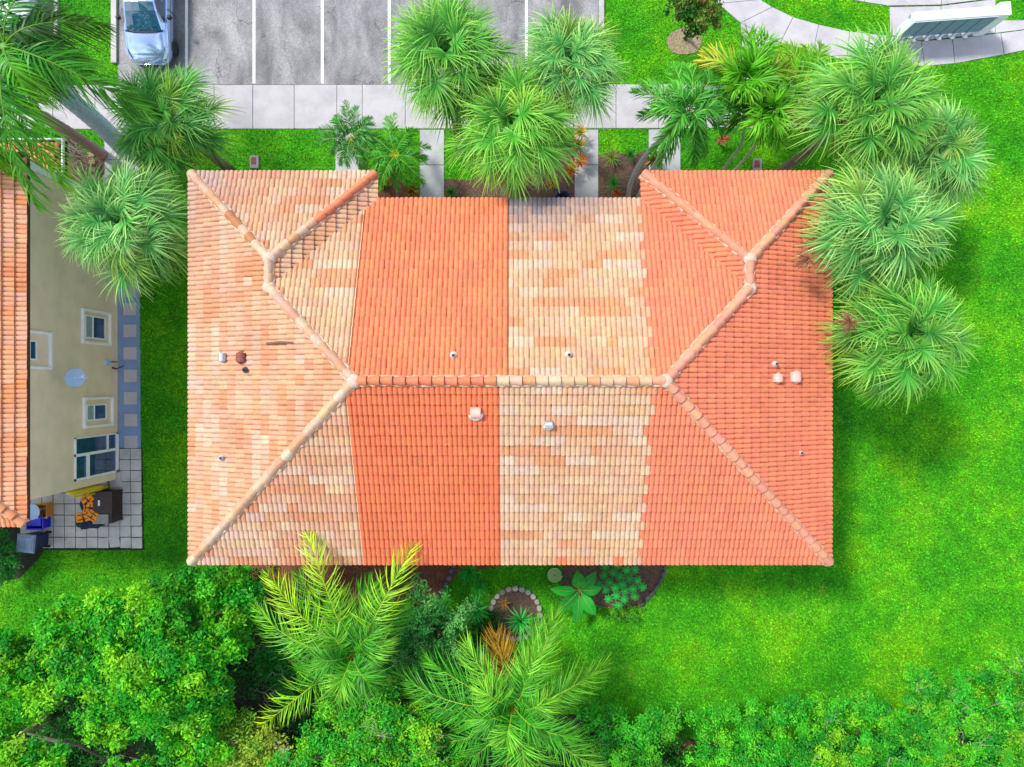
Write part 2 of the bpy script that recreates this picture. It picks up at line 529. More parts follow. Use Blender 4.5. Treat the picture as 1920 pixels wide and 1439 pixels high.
# curved path and mailbox pad
st = [((1392, -40), (1318, -22)), ((1425, 0), (1346, 8)), ((1448, 14), (1388, 44)), ((1487, 33), (1463, 81)), ((1535, 47), (1524, 99)),
      ((1593, 60), (1587, 113)), ((1667, 68), (1663, 123)), ((1727, 78), (1733, 125)), ((1785, 73.5), (1790, 120)), ((1876, 63), (1882, 103)), ((1960, 52), (1964, 86))]
pts_all = px_poly([s[0] for s in st]) + px_poly([s[1] for s in st][::-1])
cp = slab_root('curved_path', M['soil'], pts_all)
for a, c in zip(st[:-1], st[1:]):
    slab(cp, px_poly([a[0], c[0], c[1], a[1]]))
br = px_poly([(1388, 44), (1463, 81), (1440, 102), (1425, 160), (1368, 160), (1392, 100)])
bp = slab_root('branch_path', M['soil'], br)
slab(bp, px_poly([(1388, 44), (1463, 81), (1440, 102), (1392, 98)]))
slab(bp, px_poly([(1392, 98), (1440, 102), (1425, 160), (1368, 160)]))
padp = px_poly([(1667, 13), (1764, 11), (1866, -2), (1866, 39), (1960, 39), (1960, 51), (1876, 62), (1727, 77), (1668, 67)])
pad = slab_root('mailbox_pad', M['soil'], padp)
slab(pad, px_poly([(1667, 14), (1764, 12), (1764, 73), (1727, 77), (1668, 67)]))
slab(pad, px_poly([(1764, 12), (1866, -1), (1866, 39), (1866, 63), (1764, 73)]))
slab(pad, px_poly([(1866, 39), (1960, 39), (1960, 51), (1866, 63)]))
tb = px_poly([(1545, -40), (1580, -3), (1665, 12), (1764, 10), (1866, -3), (1866, -40)])
tp = slab_root('upper_path', M['soil'], tb)
slab(tp, px_poly([(1545, -40), (1580, -3), (1621, 5), (1621, -40)]))
slab(tp, px_poly([(1621, -40), (1621, 5), (1665, 12), (1764, 10), (1773, -40)]))
slab(tp, px_poly([(1773, -40), (1764, 10), (1866, -3), (1866, -40)]))

# beds
def blob(cx, cy, rx, ry, n=22, seed=0, wob=0.12):
    r = random.Random(seed)
    return [(cx + rx * math.cos(2 * math.pi * i / n) * (1 + r.uniform(-wob, wob)), cy + ry * math.sin(2 * math.pi * i / n) * (1 + r.uniform(-wob, wob))) for i in range(n)]
sheet('garden_bed', px_poly([(690, 310), (736, 332), (774, 350), (787, 368), (787, 460), (690, 460)]), 0.03, M['redmulch'], 0.05)
sheet('garden_bed', px_poly([(833, 336), (880, 338), (930, 320), (1000, 290), (1077, 262), (1077, 460), (833, 460)]), 0.03, M['mulch'], 0.05)
sheet('garden_bed', px_poly([(1122, 292), (1150, 284), (1182, 292), (1216, 280), (1216, 460), (1122, 460)]), 0.03, M['mulch'], 0.05)
sheet('garden_bed', px_poly([(122, 246), (160, 290), (196, 300), (196, 420), (122, 420)]), 0.03, M['mulch'], 0.05)
sheet('garden_bed', px_poly(blob(1283, 79, 33, 25, seed=4, wob=0.05)), 0.035, M['drymulch'], 0.05)
sheet('garden_bed', px_poly([(470, 1000), (1000, 990), (960, 1058), (860, 1075), (822, 1120), (760, 1150), (560, 1150), (470, 1110)]), 0.03, M['redmulch'], 0.05)
sheet('garden_bed', px_poly([(1060, 1000), (1248, 1000), (1250, 1050), (1236, 1092), (1205, 1138), (1150, 1142), (1050, 1120)]), 0.03, M['mulch'], 0.05)
sheet('garden_bed', px_poly(blob(965, 1150, 46, 46, seed=9, wob=0.04)), 0.05, M['mulch'], 0.08)
sheet('garden_bed', px_poly([(-60, 960), (60, 1000), (86, 1030), (66, 1055), (35, 1085), (-60, 1100)]), 0.03, M['soil'], 0.05)
sheet('garden_bed', px_poly(blob(1262, 1405, 42, 28, seed=12)), 0.03, M['redmulch'], 0.05)
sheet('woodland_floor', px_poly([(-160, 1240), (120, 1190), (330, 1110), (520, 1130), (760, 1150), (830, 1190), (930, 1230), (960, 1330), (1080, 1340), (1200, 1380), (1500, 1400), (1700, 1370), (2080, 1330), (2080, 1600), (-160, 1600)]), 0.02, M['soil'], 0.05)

# ------------------------------------------------------------------ tiled roofs
PITCH = 0.445
COSP = 1.0 / math.sqrt(1 + PITCH * PITCH)
TW, TE = 0.310, 0.343          # tile width (two rolls) and exposed length
PROF_T = [0.0, 0.09, 0.27, 0.5, 0.73, 0.91]
PROF_Z = [0.0, 0.50, 0.90, 1.0, 0.90, 0.50]
RH = 0.056

def tile_profile():
    us, zs = [], []
    for bl in range(2):
        for t, z in zip(PROF_T, PROF_Z):
            us.append((bl + t) * TW / 2); zs.append(z * RH)
    us.append(TW); zs.append(0.0)
    return us, zs
TU, TZ = tile_profile()
def tile_local():
    """vertices (u, s, w) and faces of one tile, butt end at s=0"""
    n = len(TU)
    L = TE + 0.05
    v = [(u, 0.0, z + 0.066) for u, z in zip(TU, TZ)] + [(u, L, z * 0.92 + 0.006) for u, z in zip(TU, TZ)]
    f = [(i, i + 1, n + i + 1, n + i) for i in range(n - 1)]
    b = len(v)
    v += [(u, 0.0, z + 0.066) for u, z in zip(TU, TZ)] + [(u, 0.035, z + 0.004) for u, z in zip(TU, TZ)]
    f += [(b + i + 1, b + i, b + n + i, b + n + i + 1) for i in range(n - 1)]
    return v, f
TV, TF = tile_local()
tile_me = bpy.data.meshes.new('roof_tile')
tile_me.from_pydata(TV, [], TF); tile_me.update()
tile_me.polygons.foreach_set('use_smooth', np.ones(len(tile_me.polygons), dtype=bool))
tile_me.materials.append(M['tile_one'])

def clip(poly, a, b):
    """Sutherland-Hodgman: keep what lies left of a->b in (u,s); poly verts (u,s,w)"""
    def side(p): return (b[0] - a[0]) * (p[1] - a[1]) - (b[1] - a[1]) * (p[0] - a[0])
    out = []
    for i in range(len(poly)):
        p, q = poly[i], poly[(i + 1) % len(poly)]
        sp, sq = side(p), side(q)
        if sp >= 0: out.append(p)
        if (sp >= 0) != (sq >= 0):
            t = sp / (sp - sq)
            out.append(tuple(p[k] + (q[k] - p[k]) * t for k in range(3)))
    return out

def inside(p, poly):
    r = False
    n = len(poly)
    for i in range(n):
        x0, y0 = poly[i]; x1, y1 = poly[(i + 1) % n]
        if (y0 > p[1]) != (y1 > p[1]) and p[0] < (x1 - x0) * (p[1] - y0) / (y1 - y0) + x0: r = not r
    return r

def lay_tiles(origin, ud, vd, pieces, colour, rng, uoff=0.0, maxcourse=99):
    """origin: eave start; ud along the eave, vd up-slope in plan; pieces: convex ccw polygons in plan (u, v).
    Returns whole tiles [(matrix, colour)] and clipped geometry (verts, faces, tints) in world space."""
    ud = Vector(ud); vd = Vector(vd)
    sd = Vector((vd.x * COSP, vd.y * COSP, PITCH * COSP))
    nrm = ud.cross(sd)
    pcs = [[(u, v / COSP) for u, v in pc] for pc in pieces]
    umin = min(p[0] for pc in pcs for p in pc); umax = max(p[0] for pc in pcs for p in pc)
    smax = max(p[1] for pc in pcs for p in pc)
    whole, cv, cf, ct = [], [], [], []
    j = 0
    while j * TE < smax and j < maxcourse:
        s0 = j * TE - 0.03
        i = 0
        u = umin - TW + (TW / 2 if j % 2 else 0.0) + uoff
        state = {}
        while u < umax:
            ju, js, jw = rng.uniform(-0.004, 0.004), rng.uniform(-0.007, 0.007), rng.uniform(0, 0.006)
            uc, sc_ = u + TW / 2, s0 + TE / 2
            wp = Vector(origin) + ud * uc + sd * sc_
            corners = [(u + 0.01, max(s0, 0) + 0.02), (u + TW - 0.01, max(s0, 0) + 0.02), (u + 0.01, s0 + TE), (u + TW - 0.01, s0 + TE)]
            ins = [any(inside(c, pc) for pc in pcs) for c in corners]
            if any(ins) or any(inside((uc, sc_), pc) for pc in pcs):
                c = colour(wp, j, state, rng)
                o = Vector(origin) + ud * (u + ju) + sd * (s0 + js) + nrm * jw
                if all(ins):
                    rot = rng.uniform(-0.008, 0.008)
                    m = Matrix((( ud.x, sd.x, nrm.x, o.x), (ud.y, sd.y, nrm.y, o.y), (ud.z, sd.z, nrm.z, o.z), (0, 0, 0, 1)))
                    whole.append((m @ Matrix.Rotation(rot, 4, 'Z'), c))
                else:
                    for pc in pcs:
                        lo = [(p[0], p[1] if p[1] > 0 else -0.2) for p in pc]
                        for f in TF:
                            poly = [(TV[k][0] + u + ju, TV[k][1] + s0 + js, TV[k][2] + jw) for k in f]
                            for e in range(len(lo)):
                                poly = clip(poly, lo[e], lo[(e + 1) % len(lo)])
                                if len(poly) < 3: break
                            if len(poly) >= 3:
                                b = len(cv)
                                cv += [tuple(Vector(origin) + ud * p[0] + sd * p[1] + nrm * p[2]) for p in poly]
                                ct += [c] * len(poly)
                                cf.append(tuple(range(b, b + len(poly))))
            u += TW; i += 1
        j += 1
    return whole, cv, cf, ct

def put_tiles(parent, whole, clipped, limit=300):
    """the `limit` tiles that show largest become objects, the rest one joined part"""
    camp = Vector((0, 0, H))
    def size(t):
        m = t[0]; c = m @ Vector((TW / 2, TE / 2, 0.02)); d = camp - c
        n = Vector((m[0][2], m[1][2], m[2][2]))
        inframe = abs(c.x / (H - c.z) * F) < 962 and abs(c.y / (H - c.z) * F) < 722
        return (abs(n.dot(d)) / d.length ** 3) * (1 if inframe else 0.001)
    whole = sorted(whole, key=size, reverse=True)
    for m, c in whole[:limit]:
        o = bpy.data.objects.new('roof_tile', tile_me)
        o.color = (c[0], c[1], c[2], 1)
        o.parent = parent
        o.matrix_local = Matrix.Translation(-origin_of(parent)) @ m
        COL.objects.link(o)
    tv = np.array(TV, dtype=np.float64)
    V, Fc, T = [], [], []
    b = 0
    for m, c in whole[limit:]:
        mm = np.array(m)
        V.append(tv @ mm[:3, :3].T + mm[:3, 3])
        Fc += [tuple(k + b for k in f) for f in TF]
        T.append(np.tile(np.array(c), (len(TV), 1)))
        b += len(TV)
    for cv, cf, ct in clipped:
        if not cv: continue
        V.append(np.array(cv)); T.append(np.array(ct))
        Fc += [tuple(k + b for k in f) for f in cf]
        b += len(cv)
    if V:
        o = np_object('roof_tile_field', np.concatenate(V), Fc, M['tile_many'], parent, np.concatenate(T), True)
        o['kind'] = 'stuff'

def cap_mesh(r0=0.156, r1=0.116, L=0.43, hgt=0.80):
    n = 10
    v, f = [], []
    for x, r, zo in ((0.0, r0, 0.045), (L, r1, 0.0)):
        for k in range(n + 1):
            a = math.pi * k / n
            v.append((x, -r * math.cos(a), r * hgt * math.sin(a) + zo - 0.04 * abs(math.cos(a))))
    for k in range(n):
        f.append((k, n + 1 + k, n + 2 + k, k + 1))
    b = len(v)
    for k in range(n + 1):
        a = math.pi * k / n
        v.append((0.0, -r0 * math.cos(a), r0 * hgt * math.sin(a) + 0.045 - 0.04 * abs(math.cos(a))))
    for k in range(n + 1):
        a = math.pi * k / n
        v.append((0.05, -(r0 - 0.06) * math.cos(a), (r0 - 0.06) * hgt * math.sin(a) + 0.03 - 0.04 * abs(math.cos(a))))
    for k in range(n):
        f.append((b + k, b + k + 1, b + n + 2 + k, b + n + 1 + k))
    me = bpy.data.meshes.new('ridge_tile')
    me.from_pydata(v, [], f); me.update()
    me.polygons.foreach_set('use_smooth', np.ones(len(me.polygons), dtype=bool))
    me.materials.append(M['tile_one'])
    return me
CAP = cap_mesh()

def ridge_caps(parent, a, b, colour, rng, step=0.375, lift=0.075):
    a = Vector(a); b = Vector(b)
    d = b - a; L = d.length; d.normalize()
    side = Vector((0, 0, 1)).cross(d); side.normalize()
    up = d.cross(side)
    a = a + d * 0.06; L -= 0.06
    n = max(1, round(L / step)); step = L / n
    for i in range(n):
        o = bpy.data.objects.new('ridge_tile', CAP)
        jit = rng.uniform(-0.02, 0.02)
        p = a + d * (i * step) + up * (lift + rng.uniform(0, 0.008)) + side * rng.uniform(-0.012, 0.012) - origin_of(parent)
        m = Matrix(((d.x, side.x, up.x, p.x), (d.y, side.y, up.y, p.y), (d.z, side.z, up.z, p.z), (0, 0, 0, 1))) @ Matrix.Rotation(jit, 4, 'Z')
        o.parent = parent
        o.matrix_local = m @ Matrix.Diagonal((step / 0.375, 1, 1, 1))
        c = colour(a + d * ((i + 0.5) * step), rng)
        o.color = (c[0], c[1], c[2], 1)
        COL.objects.link(o)

def mortar(parent, a, b, rng, w=0.17, rise=0.085, fall=0.445):
    """rough mortar bed that shows along both edges of the ridge tiles"""
    a = Vector(a); b = Vector(b)
    d = b - a; L = d.length; d.normalize()
    side = Vector((0, 0, 1)).cross(d); side.normalize()
    flat = abs(d.z) < 0.05
    drop = fall if flat else fall * 0.70
    n = int(L / 0.11)
    v, f = [], []
    for i in range(n + 1):
        p = a + d * (L * i / n)
        wl = w + rng.uniform(-0.02, 0.035); wr = w + rng.uniform(-0.02, 0.035)
        for off, zz in ((-wl, -wl * drop + 0.045), (-wl + 0.03, rise), (wr - 0.03, rise), (wr, -wr * drop + 0.045)):
            v.append(p + side * off + Vector((0, 0, zz)))
    for i in range(n):
        for k in range(3):
            f.append((i * 4 + k, i * 4 + k + 1, i * 4 + 5 + k, i * 4 + 4 + k))
    np_object('mortar_bed', v, f, M['mortar'], parent)

# --- the townhouse in the middle
XL, XR, YS, YN, YW = -10.56, 10.44, -5.88, 6.03, 6.92
ZE = 5.33
XWL, XWR = -4.47, 4.29           # inner eaves of the two wings
RUN = (YN - YS) / 2
YR = (YN + YS) / 2
ZR = ZE + RUN * PITCH
HWL = (XWL - XL) / 2; HWR = (XR - XWR) / 2
RXL = XL + HWL; RXR = XR - HWR
def zr(run): return ZE + run * PITCH

house = empty('townhouse', (0, 0, 0), 'long two storey townhouse block with patchwork terracotta and cream tiled hip roof', 'house')
wl = MB()
IN = 0.62
outline = [(XL + IN, YS + IN), (XR - IN, YS + IN), (XR - IN, YW - IN), (XWR + IN, YW - IN), (XWR + IN, YN - IN), (XWL - IN, YN - IN), (XWL - IN, YW - IN), (XL + IN, YW - IN)]
n = len(outline)
wl.add([(x, y, -0.1) for x, y in outline] + [(x, y, ZE - 0.06) for x, y in outline], [(i, (i + 1) % n, (i + 1) % n + n, i + n) for i in range(n)])
wl.build('wall', M['cream_wall'], house)
HARD.append(outline)
rf = MB()
eave = [(XL, YS), (XR, YS), (XR, YW), (XWR, YW), (XWR, YN), (XWL, YN), (XWL, YW), (XL, YW)]
e3 = [(x, y, ZE) for x, y in eave]
top = [(XL + RUN, YR, ZR), (XR - RUN, YR, ZR), (RXR, YN - HWR, zr(HWR)), (RXR, YW - HWR, zr(HWR)), (RXL, YW - HWL, zr(HWL)), (RXL, YN - HWL, zr(HWL))]
vs = e3 + top
A_, B_, C_, D_, E_, F_ = 8, 9, 10, 11, 12, 13
rf.add(vs, [(0, 1, B_, A_), (1, 2, D_, C_, B_), (2, 3, D_), (3, 4, C_, D_), (4, 5, F_, A_, B_, C_), (5, 6, E_, F_), (6, 7, E_), (7, 0, A_, F_, E_)])
n = len(eave)
rf.add([(x, y, ZE) for x, y in eave] + [(x, y, ZE - 0.2) for x, y in eave], [(i, i + n, (i + 1) % n + n, (i + 1) % n) for i in range(n)])
rf.add([(x, y, ZE - 0.2) for x, y in eave], [tuple(range(n))])
roof = rf.build('roof', M['deck'], house)

RED = (0.59, 0.142, 0.056)
RED2 = (0.60, 0.170, 0.075)
SAL = (0.60, 0.172, 0.088)
CREAM = [(0.515, 0.320, 0.195), (0.51, 0.288, 0.160), (0.505, 0.232, 0.112), (0.52, 0.360, 0.245), (0.51, 0.305, 0.178)]
TAN = [(0.505, 0.292, 0.178), (0.50, 0.255, 0.143), (0.49, 0.218, 0.110), (0.515, 0.335, 0.228), (0.505, 0.275, 0.160)]

def vary(c, rng, a=0.06):
    k = 1 + rng.uniform(-a, a)
    return (c[0] * k * (1 + rng.uniform(-0.01, 0.01)), c[1] * k * (1 + rng.uniform(-a, a)), c[2] * k * (1 + rng.uniform(-a, a)))

def run_pick(pal, state, rng, key='run', weights=None):
    n, c = state.get(key, (0, None))
    if n <= 0:
        n = rng.choice([1, 1, 2, 2, 3, 3, 4, 5])
        c = rng.choices(pal, weights)[0]
    state[key] = (n - 1, c)
    return c

def dirty(c, wp, cx, cy, rx, ry, k, rng, g=(0.19, 0.155, 0.165)):
    d = ((wp.x - cx) / rx) ** 2 + ((wp.y - cy) / ry) ** 2
    f = max(0.0, min(1.0, k * math.exp(-d) * rng.uniform(0.75, 1.25)))
    return tuple(c[i] * (1 - f) + g[i] * f for i in range(3))

def roof_colour(face):
    def fn(wp, j, state, rng):
        x = wp.x
        if face == 'south_tan': return vary(run_pick(TAN + CREAM[:1], state, rng), rng)
        if face == 'south_red': return vary(RED, rng, 0.055)
        if face == 'north_tan': return vary(run_pick(CREAM, state, rng), rng)
        if face == 'north_red': return vary(RED2, rng, 0.065)
        if face == 'south':
            if x < 4.13 + (0.08 if j % 4 == 0 else -0.08 if j % 4 == 3 else 0):
                if rng.random() < 0.008: return vary(RED2, rng)
                return vary(run_pick(CREAM, state, rng, weights=[4, 4, 2, 3, 4]), rng)
            return vary(SAL, rng, 0.055)
        if face == 'north':
            if x < 4.10:
                c = vary(run_pick(CREAM, state, rng, weights=[4, 4, 3, 2, 4]), rng)
                return dirty(c, wp, 0.5, 6.3, 2.5, 1.25, 1.15, rng)
            return vary(SAL, rng, 0.055)
        if face == 'west':
            c = vary(run_pick(TAN, state, rng, weights=[4, 4, 2, 3, 4]), rng)
            return dirty(c, wp, -11.2, 6.6, 1.6, 2.6, 0.5, rng, (0.30, 0.19, 0.16))
        if face == 'wing_west_north':
            c = vary(run_pick(TAN, state, rng), rng)
            return dirty(c, wp, -10.4, 6.9, 2.4, 1.4, 0.55, rng, (0.32, 0.24, 0.22))
        if face == 'wing_west_east':
            return vary(run_pick([TAN[0], TAN[1], TAN[4], CREAM[0]], state, rng), rng)
        return vary(SAL, rng, 0.055)
    return fn

rr = random.Random(3)
whole, clipped = [], []
def lay(origin, ud, vd, pieces, face, uoff=0.0):
    w, cv, cf, ct = lay_tiles(origin, ud, vd, pieces, roof_colour(face), rr, uoff)
    whole.extend(w); clipped.append((cv, cf, ct))
WX = XR - XL
# the three owners' panels meet on straight cut seams
s1, s2 = -4.86 - XL, -0.38 - XL
lay((XL, YS, ZE), (1, 0, 0), (0, 1, 0), [[(0, 0), (s1, 0), (s1, s1)]], 'south_tan', 0.07)
lay((XL, YS, ZE), (1, 0, 0), (0, 1, 0), [[(s1, 0), (s2, 0), (s2, RUN), (RUN, RUN), (s1, s1)]], 'south_red', 0.12)
lay((XL, YS, ZE), (1, 0, 0), (0, 1, 0), [[(s2, 0), (WX, 0), (WX - RUN, RUN), (s2, RUN)]], 'south', 0.0)
# north slope, u runs west from the east end
n1, n2 = XR + 4.80, XR + 0.12
vt = (XR - XWL) - 0.0
lay((XR, YN, ZE), (-1, 0, 0), (0, -1, 0), [[(XR - XWR, 0), (n2, 0), (n2, RUN), (RUN, RUN), (XR - RXR, HWR)]], 'north', 0.02)
lay((XR, YN, ZE), (-1, 0, 0), (0, -1, 0), [[(n2, 0), (vt, 0), (n1, n1 - vt), (n1, WX - n1), (WX - RUN, RUN), (n2, RUN)]], 'north_red', 0.0)
lay((XR, YN, ZE), (-1, 0, 0), (0, -1, 0), [[(n1, n1 - vt), (XR - RXL, HWL), (n1, WX - n1)]], 'north_tan', 0.05)
# west slope, u runs south from the wing's north end
LW = YW - YS; dW = YW - YN
lay((XL, YW, ZE), (0, -1, 0), (1, 0, 0), [[(0, 0), (dW + HWL, 0), (dW + HWL, HWL), (HWL, HWL)], [(dW + HWL, 0), (LW, 0), (LW - RUN, RUN), (dW + HWL, HWL)]], 'west')
# east slope, u runs north from the south end
lay((XR, YS, ZE), (0, 1, 0), (-1, 0, 0), [[(0, 0), (LW - dW - HWR, 0), (LW - dW - HWR, HWR), (RUN, RUN)], [(LW - dW - HWR, 0), (LW, 0), (LW - HWR, HWR), (LW - dW - HWR, HWR)]], 'east')
# wing north faces
lay((XWL, YW, ZE), (-1, 0, 0), (0, -1, 0), [[(0, 0), (2 * HWL, 0), (HWL, HWL)]], 'wing_west_north')
lay((XR, YW, ZE), (-1, 0, 0), (0, -1, 0), [[(0, 0), (2 * HWR, 0), (HWR, HWR)]], 'east')
# wing inner faces
lay((XWL, YN, ZE), (0, 1, 0), (-1, 0, 0), [[(0, 0), (dW, 0), (dW - HWL, HWL), (-HWL, HWL)]], 'wing_west_east')
lay((XWR, YW, ZE), (0, -1, 0), (1, 0, 0), [[(0, 0), (dW, 0), (dW + HWR, HWR), (HWR, HWR)]], 'east')
put_tiles(roof, whole, clipped)

def cap_tan(p, rng): return vary(rng.choice([TAN[0], TAN[3], TAN[4], TAN[1], CREAM[0], CREAM[3]]), rng, 0.09)
def cap_salmon(p, rng): return vary((0.58, 0.235, 0.14), rng, 0.09)
def cap_ridge(p, rng):
    if p.x < -0.35: return vary((0.55, 0.16, 0.075), rng, 0.08)
    if p.x < 4.0: return vary(rng.choice(CREAM + [(0.62, 0.33, 0.24)]), rng)
    return cap_salmon(p, rng)
def cap_wing(p, rng):
    if p.y > 5.1: return vary((0.56, 0.17, 0.085), rng)
    return cap_tan(p, rng)
def cap_nw(p, rng):
    if rng.random() < 0.18: return vary((0.42, 0.17, 0.08), rng)
    return cap_tan(p, rng)
T_ = [Vector(t) for t in top]
E3 = [Vector(v) for v in e3]
for a, b, c in ((T_[1], T_[0], cap_ridge), (E3[0], T_[0], cap_tan), (E3[1], T_[1], cap_salmon), (T_[2], T_[1], cap_salmon), (T_[3], T_[2], cap_salmon),
                (E3[2], T_[3], cap_salmon), (E3[3], T_[3], cap_salmon), (T_[5], T_[0], cap_tan), (T_[4], T_[5], cap_tan), (E3[7], T_[4], cap_nw), (E3[6], T_[4], cap_wing)):
    ridge_caps(roof, a, b, c, rr)
    mortar(roof, a, b, rr)
for t in T_:
    jm = MB(); jm.lathe((t.x, t.y, t.z + 0.03), [(0.23, 0.0), (0.20, 0.09), (0.13, 0.15), (0.03, 0.17)], 12)
    jm.build('mortar_joint', M['mortar'], roof, True)

def roof_z(x, y):
    d = min(x - XL, XR - x, y - YS)
    dn = YN - y
    if x < RXL + HWL and y > YN - HWL: dn = min(YW - y, XWL - x) if x < XWL else dn
    if x > RXR - HWR and y > YN - HWR: dn = min(YW - y, x - XWR) if x > XWR else dn
    return ZE + max(0.0, min(d, dn)) * PITCH
def on_roof(px, py):
    z = 7.0
    for _ in range(12):
        p = P(px, py, z); z = roof_z(p.x, p.y)
    return P(px, py, z)

def pipe_vent(px, py, r=0.05, h=0.28, base=0.17, mat='flash', label=None):
    p = on_roof(px, py)
    b = MB()
    tc = {'flash': (0.50, 0.44, 0.40), 'stick': (0.10, 0.07, 0.06), 'steel': (0.40, 0.40, 0.42), 'pinkmetal': (0.55, 0.28, 0.22)}[mat]
    b.lathe((p.x, p.y, p.z + 0.03), [(base, 0.0), (base * 0.95, 0.05), (r * 1.8, 0.11), (r * 1.15, 0.14), (r, h)], 14, tc)
    b.lathe((p.x, p.y, p.z + 0.03), [(r * 0.8, h - 0.05), (r * 0.8, h + 0.004)], 14, (0.03, 0.02, 0.018))
    o = b.build('roof_vent', M['tinted'], roof, True)
    if label: o['label'] = label
def hood_vent(px, py, w=0.24, l=0.30, mat='steel', rz=0.0, label=None, neck='flash'):
    """gooseneck vent: a flashing collar and a curved hood"""
    p = on_roof(px, py)
    b = MB()
    n = 9
    vs, fs = [], []
    for i in range(n):
        a = math.pi * 0.95 * i / (n - 1)
        y = -math.cos(a) * l * 0.5; z = math.sin(a) * 0.16 + 0.14
        for x in (-w / 2, w / 2):
            vs.append((x, y, z))
    ca, sa = math.cos(rz), math.sin(rz)
    W = [(p.x + x * ca - y * sa, p.y + x * sa + y * ca, p.z + z) for x, y, z in vs]
    k = len(W)
    W += [(v[0], v[1], p.z + 0.0) for v in (W[0], W[1], W[-2], W[-1])]
    fs = [(2 * i, 2 * i + 1, 2 * i + 3, 2 * i + 2) for i in range(n - 1)]
    fs += [tuple(range(0, 2 * n, 2)) + (k + 2, k), (tuple(range(1, 2 * n, 2)) + (k + 3, k + 1))[::-1], (0, k, k + 1, 1)]
    b.add(W, fs)
    o = b.build('roof_vent', M[mat], roof, False)
    m = o.modifiers.new('s', 'SOLIDIFY'); m.thickness = 0.012
    c = MB(); c.lathe((p.x, p.y, p.z + 0.02), [(w * 0.85, 0.0), (w * 0.8, 0.05), (w * 0.5, 0.10), (w * 0.4, 0.12)], 12)
    # collar stays with the vent
    cc = c.build('roof_vent_collar', M[neck], roof, True)
    if label: o['label'] = label
hood_vent(421, 670, 0.24, 0.26, 'steel', math.pi / 2, 'silver hooded vent on the tan west slope', 'steel')
hood_vent(456, 671, 0.28, 0.34, 'rustmetal', math.pi / 2, 'rusty brown hooded vent on the tan west slope', 'rustmetal')
pipe_vent(463, 694, 0.055, 0.26, 0.12, 'stick', 'short dark pipe below the rusty vent')
pipe_vent(419, 858, 0.05, 0.22, 0.11, 'steel')
pipe_vent(851, 667, 0.055, 0.20, 0.13, 'flash')
pipe_vent(1066, 666, 0.055, 0.20, 0.13, 'flash')
hood_vent(892, 774, 0.30, 0.34, 'pinkmetal', 0.0, 'salmon painted hooded vent on the red slope')
hood_vent(1028, 796, 0.22, 0.26, 'steel', 0.0, 'silver hooded vent on the cream slope')
pipe_vent(1450, 683, 0.05, 0.26, 0.13, 'flash')
hood_vent(1455, 709, 0.24, 0.34, 'pinkmetal', math.pi / 2, 'smaller pink box vent on the salmon east slope', 'pinkmetal')
hood_vent(1488, 707, 0.30, 0.36, 'pinkmetal', math.pi / 2, 'larger pink box vent on the salmon east slope', 'pinkmetal')
pipe_vent(1499, 849, 0.045, 0.16, 0.10, 'pinkmetal')
# dark fallen strip lying on the tan slope
p0, p1 = on_roof(503, 645), on_roof(551, 643)
b = MB(); b.tube([p0 + Vector((0, 0, 0.13)), (p0 + p1) / 2 + Vector((0, 0.01, 0.12)), p1 + Vector((0, 0, 0.13))], [0.035, 0.05, 0.02], 6)
tag(b.build('fallen_branch', M['stick'], origin=tuple(p0)), 'thin dark strip of dead frond lying on the tan roof slope', 'branch')

# --- the neighbour's house on the left
NX, NYS, NYN = -15.90, -3.85, 7.05
NZE = 5.9
nbr = empty('neighbour_house', (NX, NYS, 0), 'beige stucco house with orange tiled eave cropped by the picture edge', 'house')
b = MB()
no = [(NX, NYS), (NX, NYN), (NX - 12, NYN), (NX - 12, NYS)]
b.add([(x, y, -0.1) for x, y in no] + [(x, y, NZE - 0.05) for x, y in no], [((i + 1) % 4, i, i + 4, (i + 1) % 4 + 4) for i in range(4)])
b.build('wall', M['stucco'], nbr); HARD.append(no)
b = MB()
b.box((NX - 0.14, NYN + 0.16, 2.7), (0.34, 0.30, 5.6)); b.build('corner_trim', M['trim'], nbr)
EX, EYS, EYN = -15.60, -4.52, 7.45
rf = MB()
ex2 = EX - 12
er = 6.0
vs = [(EX, EYS, NZE), (EX, EYN, NZE), (ex2, EYN, NZE), (ex2, EYS, NZE), (EX - er, EYS + er, NZE + er * PITCH), (EX - er, EYN - er, NZE + er * PITCH)]
vs += [(v[0], v[1], v[2] - 0.18) for v in vs[:4]]
rf.add(vs, [(0, 1, 5, 4), (1, 2, 5), (2, 3, 4, 5), (3, 0, 4), (0, 6, 7, 1), (1, 7, 8, 2), (2, 8, 9, 3), (3, 9, 6, 0), (6, 9, 8, 7)])
nroof = rf.build('roof', M['deck'], nbr)
def ncol(wp, j, state, rng):
    return vary(rng.choice([(0.56, 0.245, 0.12), (0.55, 0.21, 0.09), (0.57, 0.29, 0.17), (0.56, 0.265, 0.14)]), rng)
LN = EYN - EYS
w1 = lay_tiles((EX, EYS, NZE), (0, 1, 0), (-1, 0, 0), [[(0, 0), (LN, 0), (LN - 1.9, 1.9), (1.9, 1.9)]], ncol, rr)
w2 = lay_tiles((EX - 4, EYS, NZE), (1, 0, 0), (0, 1, 0), [[(0, 0), (4, 0), (2.1, 1.9), (0, 1.9)]], ncol, rr)
put_tiles(nroof, w1[0] + w2[0], [w1[1:], w2[1:]])
ridge_caps(nroof, (EX, EYS, NZE), (EX - 2.0, EYS + 2.0, NZE + 2 * PITCH), lambda p, r: vary((0.56, 0.22, 0.10), r), rr)
mortar(nroof, (EX, EYS, NZE), (EX - 2.0, EYS + 2.0, NZE + 2 * PITCH), rr)

